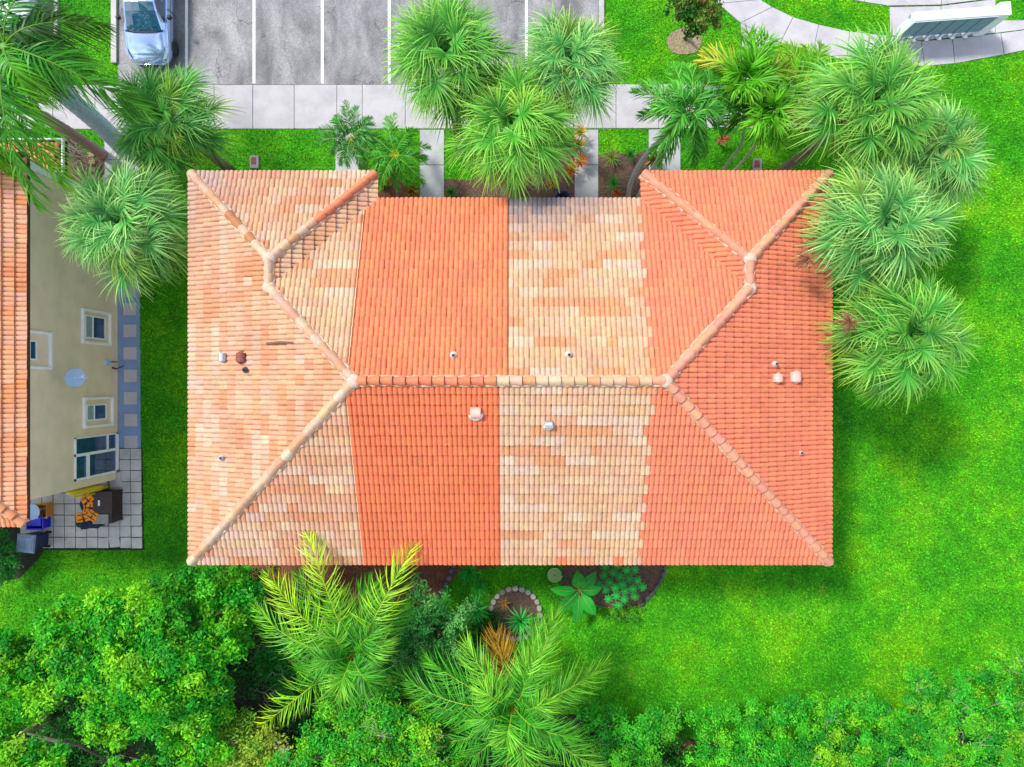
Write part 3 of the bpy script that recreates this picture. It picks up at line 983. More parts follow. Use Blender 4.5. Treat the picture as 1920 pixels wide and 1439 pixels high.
def wz(px): return H - (-NX) * F / (960.0 - px)           # height on the wall seen at column px
def wy(px, py): return (719.5 - py) / F * (H - wz(px))
def wall_box(b, y0, y1, z0, z1, d0, d1):
    b.box((NX + (d0 + d1) / 2, (y0 + y1) / 2, (z0 + z1) / 2), (abs(d1 - d0), abs(y1 - y0), abs(z1 - z0)))
def window(px0, px1, py0, py1, inner, label):
    """hurricane-shutter tracks round a smaller sliding window; sizes from the wall plane"""
    z1, z0 = wz(px0), wz(px1)
    ya, yb = wy(px0, py0), wy(px0, py1)
    b = MB()
    t = 0.09
    for y0, y1, a0, a1 in ((ya - t, ya, z0, z1), (yb, yb + t, z0, z1), (yb + t, ya - t, z1 - t, z1), (yb + t, ya - t, z0, z0 + t * 0.6)):
        wall_box(b, y0, y1, a0, a1, 0.0, 0.10)
    o = b.build('window', M['trim'], nbr); o['label'] = label
    iz1, iz0, iya, iyb = wz(inner[0]), wz(inner[1]), wy(inner[0], inner[2]), wy(inner[0], inner[3])
    c = MB(); s = 0.05
    for y0, y1, a0, a1 in ((iya - s, iya, iz0, iz1), (iyb, iyb + s, iz0, iz1), (iyb + s, iya - s, iz1 - s, iz1), (iyb + s, iya - s, iz0, iz0 + s), ):
        wall_box(c, y0, y1, a0, a1, 0.0, 0.05)
    zm = iz0 + (iz1 - iz0) * 0.62
    wall_box(c, iyb + s, iya - s, zm - 0.025, zm + 0.025, 0.0, 0.045)
    c.build('window_frame', M['trim'], o)
    g = MB(); wall_box(g, iyb + s, iya - s, iz0 + s, zm - 0.025, 0.0, 0.02); g.build('pane', M['glass'], o)
    g = MB(); wall_box(g, iyb + s, iya - s, zm + 0.025, iz1 - s, 0.0, 0.02); g.build('pane', M['curtain'], o)
window(152, 205, 578, 644, (158, 196, 590, 634), 'upper of the two ground floor sliding windows')
window(155, 209, 746, 804, (161, 198, 759, 790), 'lower of the two ground floor sliding windows')
# first floor window, right beneath the eave
window(46, 93, 619, 692, (46, 67, 637, 675), 'first floor window tucked under the eave')
# sliding patio door
b = MB()
zt, zb = wz(139), 0.05
ya, yb = wy(139, 822), wy(139, 903)
for y0, y1, a0, a1 in ((ya - 0.04, ya, zb, zt), (yb, yb + 0.08, zb, zt), (yb, ya, zt - 0.03, zt), (yb, ya, zb, zb + 0.16)):
    wall_box(b, y0, y1, a0, a1, 0.0, 0.07)
ym = wy(139, 855)
wall_box(b, ym - 0.05, ym + 0.05, zb, zt, 0.0, 0.08)
wall_box(b, yb, ym, zt - 0.82, zt - 0.70, 0.0, 0.09)
wall_box(b, ym, ya, zb + 0.75, zb + 0.80, 0.0, 0.08)
door = b.build('patio_door', M['trim'], nbr)
for y0, y1, a0, a1 in ((ym + 0.05, ya - 0.04, zb + 0.80, zt - 0.03), (ym + 0.05, ya - 0.04, zb + 0.16, zb + 0.75), (yb + 0.08, ym - 0.05, zt - 0.70, zt - 0.03), (yb + 0.08, ym - 0.05, zb + 0.16, zt - 0.82)):
    g = MB(); wall_box(g, y0, y1, a0, a1, 0.0, 0.025); g.build('pane', M['glass'], door)
# satellite dish
dz = 3.8
dc = Vector((NX + 0.75, wy(150, 708) * 1.0, dz))
dc.y = (719.5 - 708) / F * (H - dz)
dc.x = (141 - 960) / F * (H - dz)
b = MB()
ax = Vector((0.72, -0.30, 0.62)).normalized()
prof = [(0.0, 0.0), (0.10, 0.007), (0.20, 0.03), (0.29, 0.07), (0.335, 0.095)]
b.lathe(dc - ax * 0.06, [(0.02, 0.0)] + prof[1:] + [(0.34, 0.103), (0.325, 0.103), (0.25, 0.058), (0.12, 0.02), (0.02, 0.012)], 28, axis=ax)
dish = b.build('dish_reflector', M['disc'], nbr, True)
b = MB(); b.tube([dc, Vector((dc.x - 0.2, dc.y, dz - 0.15)), Vector((NX, dc.y, dz - 0.3))], 0.025, 8)
b.tube([dc - Vector((0, 0, .1)), dc + Vector((0.42, -0.04, -0.05)), dc + Vector((0.45, 0.02, 0.28))], 0.014, 6); b.box(tuple(dc + Vector((0.45, 0.03, 0.30))), (0.07, 0.07, 0.12))
b.build('dish_arm', M['white'], nbr)
# meter box and tap with pipe on the wall
mz = wz(199)
b = MB(); b.box((NX + 0.06, wy(199, 680), mz), (0.12, 0.18, 0.24)); b.build('meter_box', M['disc'], nbr)
b = MB(); b.tube([(NX + 0.05, wy(205, 679), wz(205)), (NX + 0.05, wy(218, 679), wz(218))], 0.02, 6)
b.tube([(NX + 0.06, wy(208, 690), wz(208)), (NX + 0.06, wy(216, 692), wz(216))], 0.03, 6)
b.tube([(NX + 0.06, wy(216, 692), wz(216)), (NX + 0.3, wy(216, 686), 0.1)], 0.02, 6)
b.build('water_pipe', M['blackplastic'], nbr)
# small tiled porch roof north of the corner
pz = 3.0
a = P(-60, 264, pz); c = P(121, 324, pz)
pr = MB()
pr.box(((a.x + c.x) / 2, (a.y + c.y) / 2 + 0.0, pz - 0.1), (abs(c.x - a.x), abs(a.y - c.y), 0.16))
porch = pr.build('porch_roof', M['deck'], nbr)
for k in range(int(abs(a.y - c.y) / TE) + 1):
    for i in range(11):
        x = c.x - 0.16 - (i + 1) * TW - (TW / 2 if k % 2 else 0); y = c.y + k * TE
        if y + TE > a.y + 0.1: continue
        o = bpy.data.objects.new('roof_tile', tile_me)
        cc = vary((0.62, 0.25, 0.12), rr); o.color = (*cc, 1); o.parent = porch
        o.matrix_local = Matrix.Translation(Vector((x, y, pz)) - origin_of(porch)) @ Matrix.Rotation(0.10, 4, 'X'); COL.objects.link(o)
g = MB(); g.box((c.x - 0.03, (a.y + c.y) / 2, pz + 0.0), (0.05, abs(a.y - c.y), 0.22)); g.box(((a.x + c.x) / 2, a.y + 0.03, pz + 0.0), (abs(c.x - a.x), 0.05, 0.22))
g.build('gutter', M['trim'], porch)

# --- side path with stepping stones, patio
bpth = px_poly([(219, 500), (262, 500), (264.5, 840), (222, 840)])
sp = sheet('side_path', bpth, 0.02, M['bluepath'], 0.06)
for yc in (546, 580, 621, 663, 705, 747, 788, 829):
    xo = (yc - 580) * 0.009
    q = px_poly([(232 + xo, yc - 11.8), (256 + xo, yc - 11.8), (256 + xo, yc + 11.8), (232 + xo, yc + 11.8)])
    slab(sp, q, 0.055, 'step', 'paver', 0.0, 0.008)
q = px_poly([(222, 840), (268, 840), (271, 1032), (30, 1032), (30, 880), (222, 880)])
patio = sheet('patio', q, 0.008, M['soil'], 0.05)
G = 20.8
for r in range(9):
    for ccol in range(12):
        x1 = 265.5 - ccol * G + r * 0.25; x0 = x1 - G
        y0 = 841 + r * G; y1 = y0 + G
        if r < 3 and ccol > 1: continue
        if x0 < 20: continue
        cxy = P((x0 + x1) / 2, (y0 + y1) / 2)
        if cxy.x < NX and cxy.y > NYS: continue
        jx, jy = (random.uniform(-1.2, 1.2), random.uniform(-1.0, 1.0)) if r == 8 and ccol < 3 else (random.uniform(-.3, .3), random.uniform(-.3, .3))
        ro = random.uniform(-1.6, 1.6) if (r == 8 and ccol < 3) else 0
        slab(patio, px_poly([(x0 + jx + ro, y0 + jy), (x1 + jx + ro, y0 + jy + ro), (x1 + jx - ro, y1 + jy + ro), (x0 + jx - ro, y1 + jy)]), 0.04, 'paver', 'paver', 0.012, 0.012)
b = MB()
b.box(tuple(P(217, 900, 0.10)), (0.45, 0.62, 0.12), 0.05)
bevel(tag(b.build('door_step', M['step'], origin=tuple(P(217, 900, 0.04))), 'pale square concrete step below the patio door', 'step'), 0.012)
for x, y, nm in ((174, 319, 'second brick up from the fan palm in the row beside the brown trunk'), (174, 305, 'third brick up from the fan palm in the row beside the brown trunk'), (173, 333, 'tan brick closest to the bluish fan palm beside the brown trunk'), (172, 291, 'tan brick farthest from the bluish fan palm beside the brown trunk')):
    q = px_poly([(x - 6, y - 4), (x + 6, y - 4), (x + 6, y + 4), (x - 6, y + 4)])
    b = MB(); b.prism(q, 0.0, 0.07, 0.01); tag(b.build('stepping_brick', M['drymulch'], origin=tuple(P(x, y))), nm, 'brick', 'bricks in the mulch by the palm trunks')

# ------------------------------------------------------------------ foliage builders
def strips(C, W, tint):
    """C, W: (n, k, 3) strip centre lines and half-width vectors; tint (n, k, 3) -> verts, quads, tints"""
    n, k, _ = C.shape
    v = np.stack([C - W, C + W], axis=2).reshape(n * k * 2, 3)
    t = np.repeat(tint.reshape(n * k, 3), 2, axis=0)
    b = (np.arange(n) * k * 2)[:, None] + (np.arange(k - 1) * 2)[None, :]
    b = b.ravel()
    f = np.stack([b, b + 1, b + 3, b + 2], axis=1)
    return v, f, t

def unit(a):
    return a / np.maximum(np.linalg.norm(a, axis=-1, keepdims=True), 1e-9)

class Leaves:
    def __init__(s): s.v = []; s.f = []; s.t = []; s.n = 0
    def add(s, v, f, t):
        s.v.append(v); s.f.append(f + s.n); s.t.append(t); s.n += len(v)
    def rod(s, pts, r0, r1, tint):
        """square-section stalk along pts"""
        pts = np.asarray(pts, dtype=float)
        k = len(pts)
        T = unit(np.gradient(pts, axis=0))
        S = unit(np.cross(T, np.array([0.01, 0.013, 1.0])))
        U = np.cross(S, T)
        r = np.linspace(r0, r1, k)[:, None]
        ring = np.stack([S, U, -S, -U], axis=1) * r[:, None, :]
        v = (pts[:, None, :] + ring).reshape(-1, 3)
        f = []
        for i in range(k - 1):
            for j in range(4):
                l = (j + 1) % 4
                f.append((i * 4 + j, i * 4 + l, (i + 1) * 4 + l, (i + 1) * 4 + j))
        s.add(v, np.array(f), np.tile(np.asarray(tint, dtype=float), (len(v), 1)))
    def build(s, name, mat, parent):
        return np_object(name, np.concatenate(s.v), np.concatenate(s.f), mat, parent, np.concatenate(s.t))

def fan_frond(parent, hub, az, el, pet, L, rng, ca, cb, nseg=42, droop=0.55, dead=False):
    """costapalmate fan leaf: a stalk, then narrow segments that split and hang at the tips"""
    lv = Leaves()
    d = np.array([math.cos(el) * math.cos(az), math.cos(el) * math.sin(az), math.sin(el)])
    tt = np.linspace(0, 1, 5)[:, None]
    stalk = np.array(hub) + d * pet * tt - np.array([0, 0, 1.0]) * (0.16 * pet * tt ** 2)
    lv.rod(stalk, 0.022, 0.013, np.array(ca) * 1.1 + 0.01)
    h = stalk[-1]
    d = unit(stalk[-1] - stalk[-2])
    s = unit(np.cross(d, np.array([0.0, 0.0, 1.0])) + 1e-6)
    d = unit(d * np.array([1, 1, 0.40]) + np.array([0, 0, 0.02]))
    s = unit(np.cross(d, np.array([0.0, 0.0, 1.0])) + 1e-6)
    roll = rng.normal(0, 0.28)
    nv = np.cross(s, d)
    s = s * math.cos(roll) + nv * math.sin(roll)
    nv = np.cross(s, d)
    if nv[2] < 0: nv = -nv
    th = np.linspace(-2.5, 2.5, nseg) + rng.normal(0, 0.03, nseg)
    Ls = L * (1 - 0.34 * (np.abs(th) / 2.5) ** 1.6) * rng.uniform(0.88, 1.08, nseg)
    dirs = unit(np.cos(th)[:, None] * d + np.sin(th)[:, None] * s + nv * (0.12 + 0.10 * np.abs(np.sin(th)))[:, None])
    r = np.array([0.0, 0.22, 0.45, 0.66, 0.85, 1.0])
    k = len(r)
    base = h + d * 0.18 * np.cos(th)[:, None].clip(0, 1) * 1.0
    C = base[:, None, :] + dirs[:, None, :] * (Ls[:, None, None] * r[None, :, None])
    dr = droop * rng.uniform(0.6, 1.5, nseg)
    C[:, :, 2] -= (dr * Ls)[:, None] * (np.maximum(r - 0.15, 0)[None, :] ** 2.0)
    swing = rng.normal(0, 0.09, nseg)
    perp = unit(np.cross(dirs, nv))
    C += perp[:, None, :] * (swing * Ls)[:, None, None] * (r[None, :, None] ** 2)
    wv = np.array([0.008, 0.021, 0.022, 0.014, 0.008, 0.003]) * (L / 1.0)
    tw = np.where(np.arange(nseg) % 2 == 0, 0.5, -0.5) + rng.normal(0, 0.25, nseg)
    Wd = perp * np.cos(tw)[:, None] + np.cross(dirs, perp) * np.sin(tw)[:, None]
    W = Wd[:, None, :] * wv[None, :, None]
    ca = np.array(ca); cb = np.array(cb)
    f = (r[None, :] ** 1.5) * rng.uniform(0.5, 1.2, (nseg, 1))
    bright = rng.uniform(0.7, 1.35, (nseg, 1, 1))
    t = (ca * (1 - f[..., None]) + cb * f[..., None]) * bright
    lv.add(*strips(C, W, np.clip(t, 0, 1)))
    return lv.build('frond', M['frond'], parent)

def fan_palm(px, py, z, R, label, seed, ca, cb, n=40, lean=(0, 0), dead=3, name='fan_palm'):
    rng = np.random.default_rng(seed)
    top = P(px, py, z)
    base = Vector((top.x - lean[0], top.y - lean[1], 0))
    root = empty(name, base, label, 'palm tree', 'fan palms around the townhouse')
    mb = MB()
    pts, rad = [], []
    for i in range(9):
        t = i / 8
        pts.append(Vector((base.x + lean[0] * t ** 1.3, base.y + lean[1] * t ** 1.3, z * t - 0.05 * (1 - t)))); rad.append(0.19 - 0.05 * t + (0.05 if i == 8 else 0))
    mb.tube(pts, rad, 12, (0.16, 0.12, 0.09))
    mb.build('trunk', M['bark'], root, True)
    hub = np.array([top.x, top.y, z])
    ca = np.array(ca); cb = np.array(cb)
    for i in range(n):
        q = (i + 0.5) / n
        az = i * 2.39996 + rng.normal(0, 0.15)
        el = math.radians(74 - 100 * q ** 0.9) + rng.normal(0, 0.07)
        pet = R * (0.34 + 0.22 * math.sin(min(1, q * 1.5) * math.pi / 2)) * rng.uniform(0.74, 1.16)
        L = R * rng.uniform(0.40, 0.60)
        yel = rng.random()
        a = ca * rng.uniform(0.75, 1.25); bb = cb * rng.uniform(0.8, 1.2)
        if yel > 0.90: a = a * 0.5 + np.array([0.20, 0.32, 0.03]) * 0.5; bb = bb * 0.4 + np.array([0.60, 0.62, 0.05]) * 0.6
        h = hub + np.array([0.10 * math.cos(az), 0.10 * math.sin(az), 0.25 * (1 - q)])
        fan_frond(root, h, az, el, pet, L, rng, a, bb, 44, 0.40 + 0.45 * q)
    for i in range(9):
        az = i * 2.39996 + 0.7
        fan_frond(root, hub + np.array([0, 0, 0.15]), az, math.radians(rng.uniform(48, 80)), R * rng.uniform(0.16, 0.30), R * rng.uniform(0.30, 0.44), rng, ca * rng.uniform(0.8, 1.2), cb, 40, 0.6)
    for i in range(dead):
        az = rng.uniform(0, 6.28)
        fan_frond(root, hub - np.array([0, 0, 0.1]), az, math.radians(-35), R * 0.42, R * 0.40, rng, (0.16, 0.075, 0.03), (0.30, 0.16, 0.06), 30, 0.7)
    return root

def feather_frond(parent, hub, tip, rise, rng, ca, cb, n=46, ll=0.6, w=0.018, droop=0.5, vee=0.25, start=0.14, stalk=(0.50, 0.58, 0.05), a0=72, a1=24, name='frond', rw=0.022, sway=0.0):
    """pinnate leaf on an arching rachis from hub to tip"""
    hub = np.array(hub, dtype=float); tip = np.array(tip, dtype=float)
    mid = hub * 0.5 + tip * 0.5 + np.array([0, 0, rise * 2.0])
    if sway:
        dd = tip - hub; mid[:2] += np.array([-dd[1], dd[0]]) * sway
    def bez(t):
        t = np.asarray(t)[:, None]
        return hub * (1 - t) ** 2 + mid * 2 * t * (1 - t) + tip * t ** 2
    def dbez(t):
        t = np.asarray(t)[:, None]
        return 2 * (1 - t) * (mid - hub) + 2 * t * (tip - mid)
    lv = Leaves()
    lv.rod(bez(np.linspace(0, 1, 12)), rw, 0.006, stalk)
    t = np.linspace(start, 0.995, n)
    t = np.concatenate([t, t + 0.5 / n]).clip(0, 1)
    side = np.concatenate([np.ones(n), -np.ones(n)])
    m = 2 * n
    B = bez(t); T = unit(dbez(t))
    S = unit(np.cross(T, np.array([0.0, 0.0, 1.0])) + 1e-6)
    U = np.cross(S, T)
    q = (t - start) / (1 - start)
    ang = np.radians(a0 + (a1 - a0) * q + rng.normal(0, 11, m))
    vv = vee + rng.normal(0, 0.16, m)
    D = unit(T * np.cos(ang)[:, None] + S * (side * np.sin(ang))[:, None] + U * vv[:, None])
    Ln = ll * (np.sin(np.pi * (0.18 + 0.74 * q)) ** 0.7) * rng.uniform(0.85, 1.1, m)
    r = np.array([0.0, 0.3, 0.6, 0.82, 1.0])
    C = B[:, None, :] + D[:, None, :] * (Ln[:, None, None] * r[None, :, None])
    C[:, :, 2] -= (droop * rng.uniform(0.6, 1.4, m) * Ln)[:, None] * r[None, :] ** 2
    C += T[:, None, :] * (rng.normal(0.12, 0.13, m) * Ln)[:, None, None] * (r[None, :, None] ** 2)
    Wd = unit(T - D * np.sum(T * D, axis=1, keepdims=True))
    tw = rng.normal(0, 0.5, m)
    Wd = Wd * np.cos(tw)[:, None] + np.cross(D, Wd) * np.sin(tw)[:, None]
    wp = np.array([0.55, 1.0, 0.85, 0.5, 0.06]) * w
    W = Wd[:, None, :] * wp[None, :, None]
    ca = np.array(ca); cb = np.array(cb)
    f = (0.65 * q[:, None] + 0.35 * r[None, :] ** 2) * rng.uniform(0.7, 1.2, (m, 1))
    f = f.clip(0, 1)[..., None]
    tint = (ca * (1 - f) + cb * f) * rng.uniform(0.45, 1.3, (m, 1, 1))
    lv.add(*strips(C, W, np.clip(tint, 0, 1)))
    return lv.build(name, M['frond'], parent)

def trunk_part(root, pts, r0, r1, tint, rings=0.0, name='trunk', n=12, flare=0.0):
    mb = MB()
    pts = [Vector(p) for p in pts]
    k = 22 if rings else 10
    out, rad = [], []
    for i in range(k + 1):
        t = i / k * (len(pts) - 1)
        j = min(int(t), len(pts) - 2); u = t - j
        p0 = pts[max(j - 1, 0)]; p1 = pts[j]; p2 = pts[j + 1]; p3 = pts[min(j + 2, len(pts) - 1)]
        p = 0.5 * ((2 * p1) + (p2 - p0) * u + (2 * p0 - 5 * p1 + 4 * p2 - p3) * u * u + (3 * p1 - p0 - 3 * p2 + p3) * u ** 3)
        out.append(p); q = i / k
        rad.append(r0 + (r1 - r0) * q + flare * (1 - q) ** 6)
    if rings:
        o2, r2 = [], []
        for i in range(len(out) - 1):
            for s_ in range(4):
                u = s_ / 4
                o2.append(out[i].lerp(out[i + 1], u)); r2.append((rad[i] + (rad[i + 1] - rad[i]) * u) * (1 - rings if s_ == 0 else 1))
        o2.append(out[-1]); r2.append(rad[-1]); out, rad = o2, r2
    mb.tube(out, rad, n, tint)
    return mb.build(name, M['bark'], root, True)

# ------------------------------------------------------------------ fan palms
BLUEG = ((0.060, 0.32, 0.060), (0.48, 0.72, 0.20))
MIDG = ((0.045, 0.29, 0.030), (0.36, 0.64, 0.09))
YELG = ((0.065, 0.36, 0.028), (0.44, 0.74, 0.10))
DARKG = ((0.030, 0.23, 0.030), (0.24, 0.54, 0.07))
fan_palm(315, 228, 4.8, 1.88, 'dark green fan palm growing between the sidewalk and the tan roof corner', 21, *DARKG, lean=(-0.2, 0.2))
fan_palm(236, 420, 5.3, 2.08, 'bluish green fan palm in front of the beige stucco wall', 22, *BLUEG, lean=(-0.5, 0.3))
fan_palm(838, 105, 7.0, 1.92, 'large fan palm with brown heart standing over the parking lot edge', 23, *MIDG, lean=(0.1, 0.5), dead=4)
fan_palm(957, 238, 6.4, 2.02, 'bright yellowish fan palm overlapping the middle of the north eave', 24, *YELG)
fan_palm(1068, 120, 6.6, 1.60, 'fan palm above the sidewalk beside the round mulch bed lawn', 25, *BLUEG)
fan_palm(1632, 195, 6.8, 2.02, 'tall fan palm just below the curved path and mailboxes', 26, *MIDG, lean=(0.5, 0.3), dead=4)
fan_palm(1748, 292, 5.0, 1.85, 'low bluish fan palm farthest out on the lawn', 27, *BLUEG)
fan_palm(1648, 428, 6.9, 2.15, 'pale green fan palm brushing the north east roof slope', 28, *BLUEG, dead=2)
fan_palm(1692, 628, 6.7, 2.0, 'fan palm lowest in the row beside the east eave', 29, *MIDG, dead=3)

# brown seed sprays on the two palms by the east eave
for nm, (x, y, zz) in zip(('a', 'b'), ((1516, 486, 7.3), (1594, 604, 7.4))):
    rng = np.random.default_rng(hash(nm) % 100 + 5)
    par = [o for o in bpy.data.objects if o.get('label', '').startswith('pale green fan palm' if nm == 'a' else 'fan palm lowest')][0]
    lv = Leaves()
    c = np.array(P(x, y, zz))
    hub = np.array(origin_of(par)) + np.array([0, 0, 6.7])
    lv.rod([hub, (hub + c) / 2 + np.array([0, 0, 0.35]), c], 0.02, 0.012, (0.20, 0.14, 0.04))
    for i in range(120):
        d = unit(rng.normal(0, 1, 3) + np.array([-0.4, 0, -0.1]))
        lv.rod([c + d * 0.02, c + d * 0.22, c + d * rng.uniform(0.3, 0.5) - np.array([0, 0, 0.12])], 0.008, 0.004, np.array([0.36, 0.15, 0.08]) * rng.uniform(0.6, 1.4))
    lv.build('seed_spray', M['frond'], par)

# ------------------------------------------------------------------ feather palms
def feather_palm(base, hub, label, tips, seed, ca, cb, trunk, name='feather_palm', cat='palm tree', group=None, **kw):
    """tips: list of (px, py, z, rise[, colour pair])"""
    rng = np.random.default_rng(seed)
    root = empty(name, base, label, cat, group)
    if trunk: trunk_part(root, trunk[0], trunk[1], trunk[2], trunk[3], trunk[4] if len(trunk) > 4 else 0.0)
    for tp_ in tips:
        a, b2 = (ca, cb) if len(tp_) < 5 else tp_[4]
        k = rng.uniform(0.85, 1.15)
        feather_frond(root, hub, P(tp_[0], tp_[1], tp_[2]), tp_[3], rng, np.array(a) * k, np.array(b2) * k, sway=rng.uniform(-0.10, 0.10), **kw)
    return root

GOLD = ((0.12, 0.52, 0.012), (0.58, 0.70, 0.02))
LIME = ((0.04, 0.40, 0.014), (0.32, 0.66, 0.04))
GREEN = ((0.020, 0.31, 0.014), (0.16, 0.54, 0.03))
DEADF = ((0.60, 0.34, 0.02), (0.42, 0.20, 0.03))
hub = P(662, 1228, 5.0)
feather_palm((hub.x + 0.2, hub.y - 0.1, 0), hub, 'yellow tipped coconut palm reaching over the tan and red south eave',
             [(577, 1003, 6.0, 0.75, GOLD), (770, 1030, 5.9, 0.8, GOLD), (503, 1078, 5.4, 0.7, GOLD), (484, 1142, 4.8, 0.7, LIME), (560, 1075, 5.0, 0.7, GREEN), (700, 1095, 5.0, 0.8, GREEN), (755, 1140, 4.6, 0.6, GREEN),
              (492, 1362, 4.2, 0.6, (LIME[0], GOLD[1])), (612, 1345, 4.6, 0.5, LIME), (560, 1260, 4.6, 0.6, GREEN), (720, 1300, 4.2, 0.6, GREEN), (705, 1180, 6.2, 0.3, GREEN), (545, 1200, 4.2, 0.5, LIME), (640, 1120, 5.6, 0.6, LIME)] + [(662 + 62 * math.cos(a), 1228 - 62 * math.sin(a), 5.9, 0.35, GREEN if i % 2 else LIME) for i, a in enumerate((0.4, 1.3, 2.2, 3.3, 4.3, 5.3))],
             31, *LIME, ([(hub.x + 0.2, hub.y - 0.1, -0.1), (hub.x + 0.1, hub.y, 2.5), tuple(hub)], 0.17, 0.11, (0.20, 0.18, 0.15)), name='coconut_palm',
             n=64, ll=0.95, w=0.016, droop=0.6, vee=0.4)
hub = P(962, 1325, 5.0)
feather_palm(tuple(P(952, 1262, 0)), hub, 'coconut palm with an orange dying frond below the stone ring',
             [(1043, 1148, 5.2, 0.9, LIME), (1133, 1243, 4.6, 0.8, LIME), (872, 1205, 5.3, 0.9, LIME), (745, 1262, 4.6, 0.7, GREEN), (762, 1300, 4.2, 0.6, GREEN), (1130, 1445, 4.8, 0.7, LIME), (1045, 1475, 4.8, 0.7, LIME),
              (868, 1425, 4.6, 0.6, GREEN), (930, 1490, 4.8, 0.7, GREEN), (1075, 1380, 5.6, 0.4, GREEN), (855, 1350, 5.0, 0.6, GREEN), (985, 1450, 5.8, 0.4, LIME), (1000, 1230, 6.0, 0.3, LIME), (905, 1295, 6.2, 0.3, LIME),
              (930, 1190, 4.0, 0.4, DEADF), (800, 1235, 4.4, 0.7, GREEN), (1100, 1410, 4.2, 0.6, GREEN), (820, 1390, 4.2, 0.6, GREEN), (1080, 1290, 4.4, 0.5, GREEN), (1010, 1170, 4.6, 0.6, GREEN), (960, 1420, 4.2, 0.6, GREEN)] + [(962 + 66 * math.cos(a), 1325 - 66 * math.sin(a), 5.9, 0.35, GREEN if i % 2 else LIME) for i, a in enumerate((0.2, 1.2, 2.4, 3.5, 4.5, 5.6))],
             32, *LIME, ([tuple(P(952, 1262, -0.1)), tuple(P(953, 1275, 2.0)), tuple(hub)], 0.19, 0.12, (0.25, 0.22, 0.24)), name='coconut_palm',
             n=64, ll=0.92, w=0.016, droop=0.55, vee=0.4)

# tall royal palm at the top-left corner
hub = P(8, 88, 8.0)
FR = ((0.022, 0.24, 0.014), (0.14, 0.46, 0.03))
FR2 = ((0.04, 0.37, 0.014), (0.26, 0.60, 0.02))
root = feather_palm(tuple(P(238, 285, 0)), hub, 'tall royal palm with smooth blue grey ringed trunk in the top corner',
             [(285, 215, 6.6, 1.0, FR), (195, 48, 7.0, 0.9, ((0.02, 0.11, 0.012), (0.10, 0.20, 0.02))), (120, 345, 6.4, 0.9, FR2), (70, 385, 6.8, 0.9, FR), (150, -40, 7.0, 0.9, FR), (-150, 300, 6.6, 0.8, FR2), (-180, 60, 7.0, 0.9, FR),
              (40, -150, 7.0, 0.9, FR), (-10, 330, 6.0, 0.7, FR2), (160, 130, 7.0, 0.6, FR), (-80, -80, 7.2, 0.8, FR), (60, 180, 8.0, 0.4, FR2), (-40, 230, 7.2, 0.6, FR2)],
             33, *FR, ([tuple(P(238, 285, -0.1)), tuple(P(185, 232, 2.6)), tuple(P(110, 170, 5.2)), tuple(P(50, 118, 6.8))], 0.36, 0.27, (0.42, 0.50, 0.66), 0.05), name='royal_palm',
             n=64, ll=0.95, w=0.026, droop=0.75, vee=0.05, a0=65, a1=22, rw=0.034, stalk=(0.16, 0.36, 0.03))
b = MB(); b.tube([P(52, 119, 6.75), P(28, 102, 7.5), P(8, 88, 8.1)], [0.24, 0.20, 0.12], 12, (0.10, 0.26, 0.06)); b.build('crownshaft', M['tinted'], root, True)
rng = np.random.default_rng(5)
lv = Leaves()
c0 = np.array(P(70, 130, 6.6))
for i in range(240):
    e = np.array(P(110 + rng.normal(0, 24), 172 + rng.normal(0, 18), 5.6 + rng.normal(0, 0.4)))
    m_ = (c0 + e) / 2 + rng.normal(0, 0.12, 3)
    lv.rod([c0 + rng.normal(0, 0.1, 3), m_, e], 0.010, 0.005, np.array([0.09, 0.23, 0.06]) * rng.uniform(0.5, 1.4))
lv.build('flower_spray', M['frond'], root)
# brown trunk of a second palm leaning beside it, crown beyond the picture edge
hub2 = P(-45, 150, 7.6)
feather_palm(tuple(P(196, 292, 0)), hub2, 'slimmer palm with rough brown trunk leaning out of the picture',
             [(60, 150, 6.6, 0.8, FR), (20, 330, 6.2, 0.8, FR2), (-60, 360, 6.4, 0.8), (-220, 250, 6.6, 0.8), (-200, 60, 6.8, 0.8), (-60, -20, 6.8, 0.8), (40, 40, 7.0, 0.8, FR)],
             34, *FR, ([tuple(P(196, 292, -0.1)), tuple(P(125, 245, 2.8)), tuple(P(55, 205, 5.2)), tuple(hub2)], 0.21, 0.16, (0.30, 0.20, 0.17), 0.06), name='slender_palm',
             n=56, ll=0.85, w=0.026, droop=0.6, vee=0.1, a0=65, a1=22, stalk=(0.16, 0.36, 0.03))

# two pygmy date palms in front of the tan wing
PD = ((0.024, 0.19, 0.030), (0.12, 0.42, 0.06))
def ring_tips(px, py, z, r, n, seed, zt=-0.5, rise=0.35, squash=1.0):
    rg = random.Random(seed); out = []
    for i in range(n):
        a = 2 * math.pi * i / n + rg.uniform(-0.2, 0.2); rad = r * rg.uniform(0.72, 1.08)
        out.append((px + rad * math.cos(a), py - rad * math.sin(a) * squash, z + zt * rg.uniform(0.4, 1.4), rise * rg.uniform(0.7, 1.3)))
    return out
hub = P(658, 262, 2.6)
feather_palm((P(684, 322).x, P(684, 322).y, 0), hub, 'small pygmy date palm leaning over the narrow entry walk', ring_tips(658, 256, 2.9, 64, 15, 3, -0.35, 0.3), 41, *PD,
             ([tuple(P(688, 330, -0.05)), tuple(P(680, 300, 1.4)), tuple(hub)], 0.11, 0.13, (0.12, 0.085, 0.05), 0.1), name='date_palm', n=42, ll=0.32, w=0.015, droop=0.25, vee=0.35, rw=0.014)
hub = P(741, 292, 2.6)
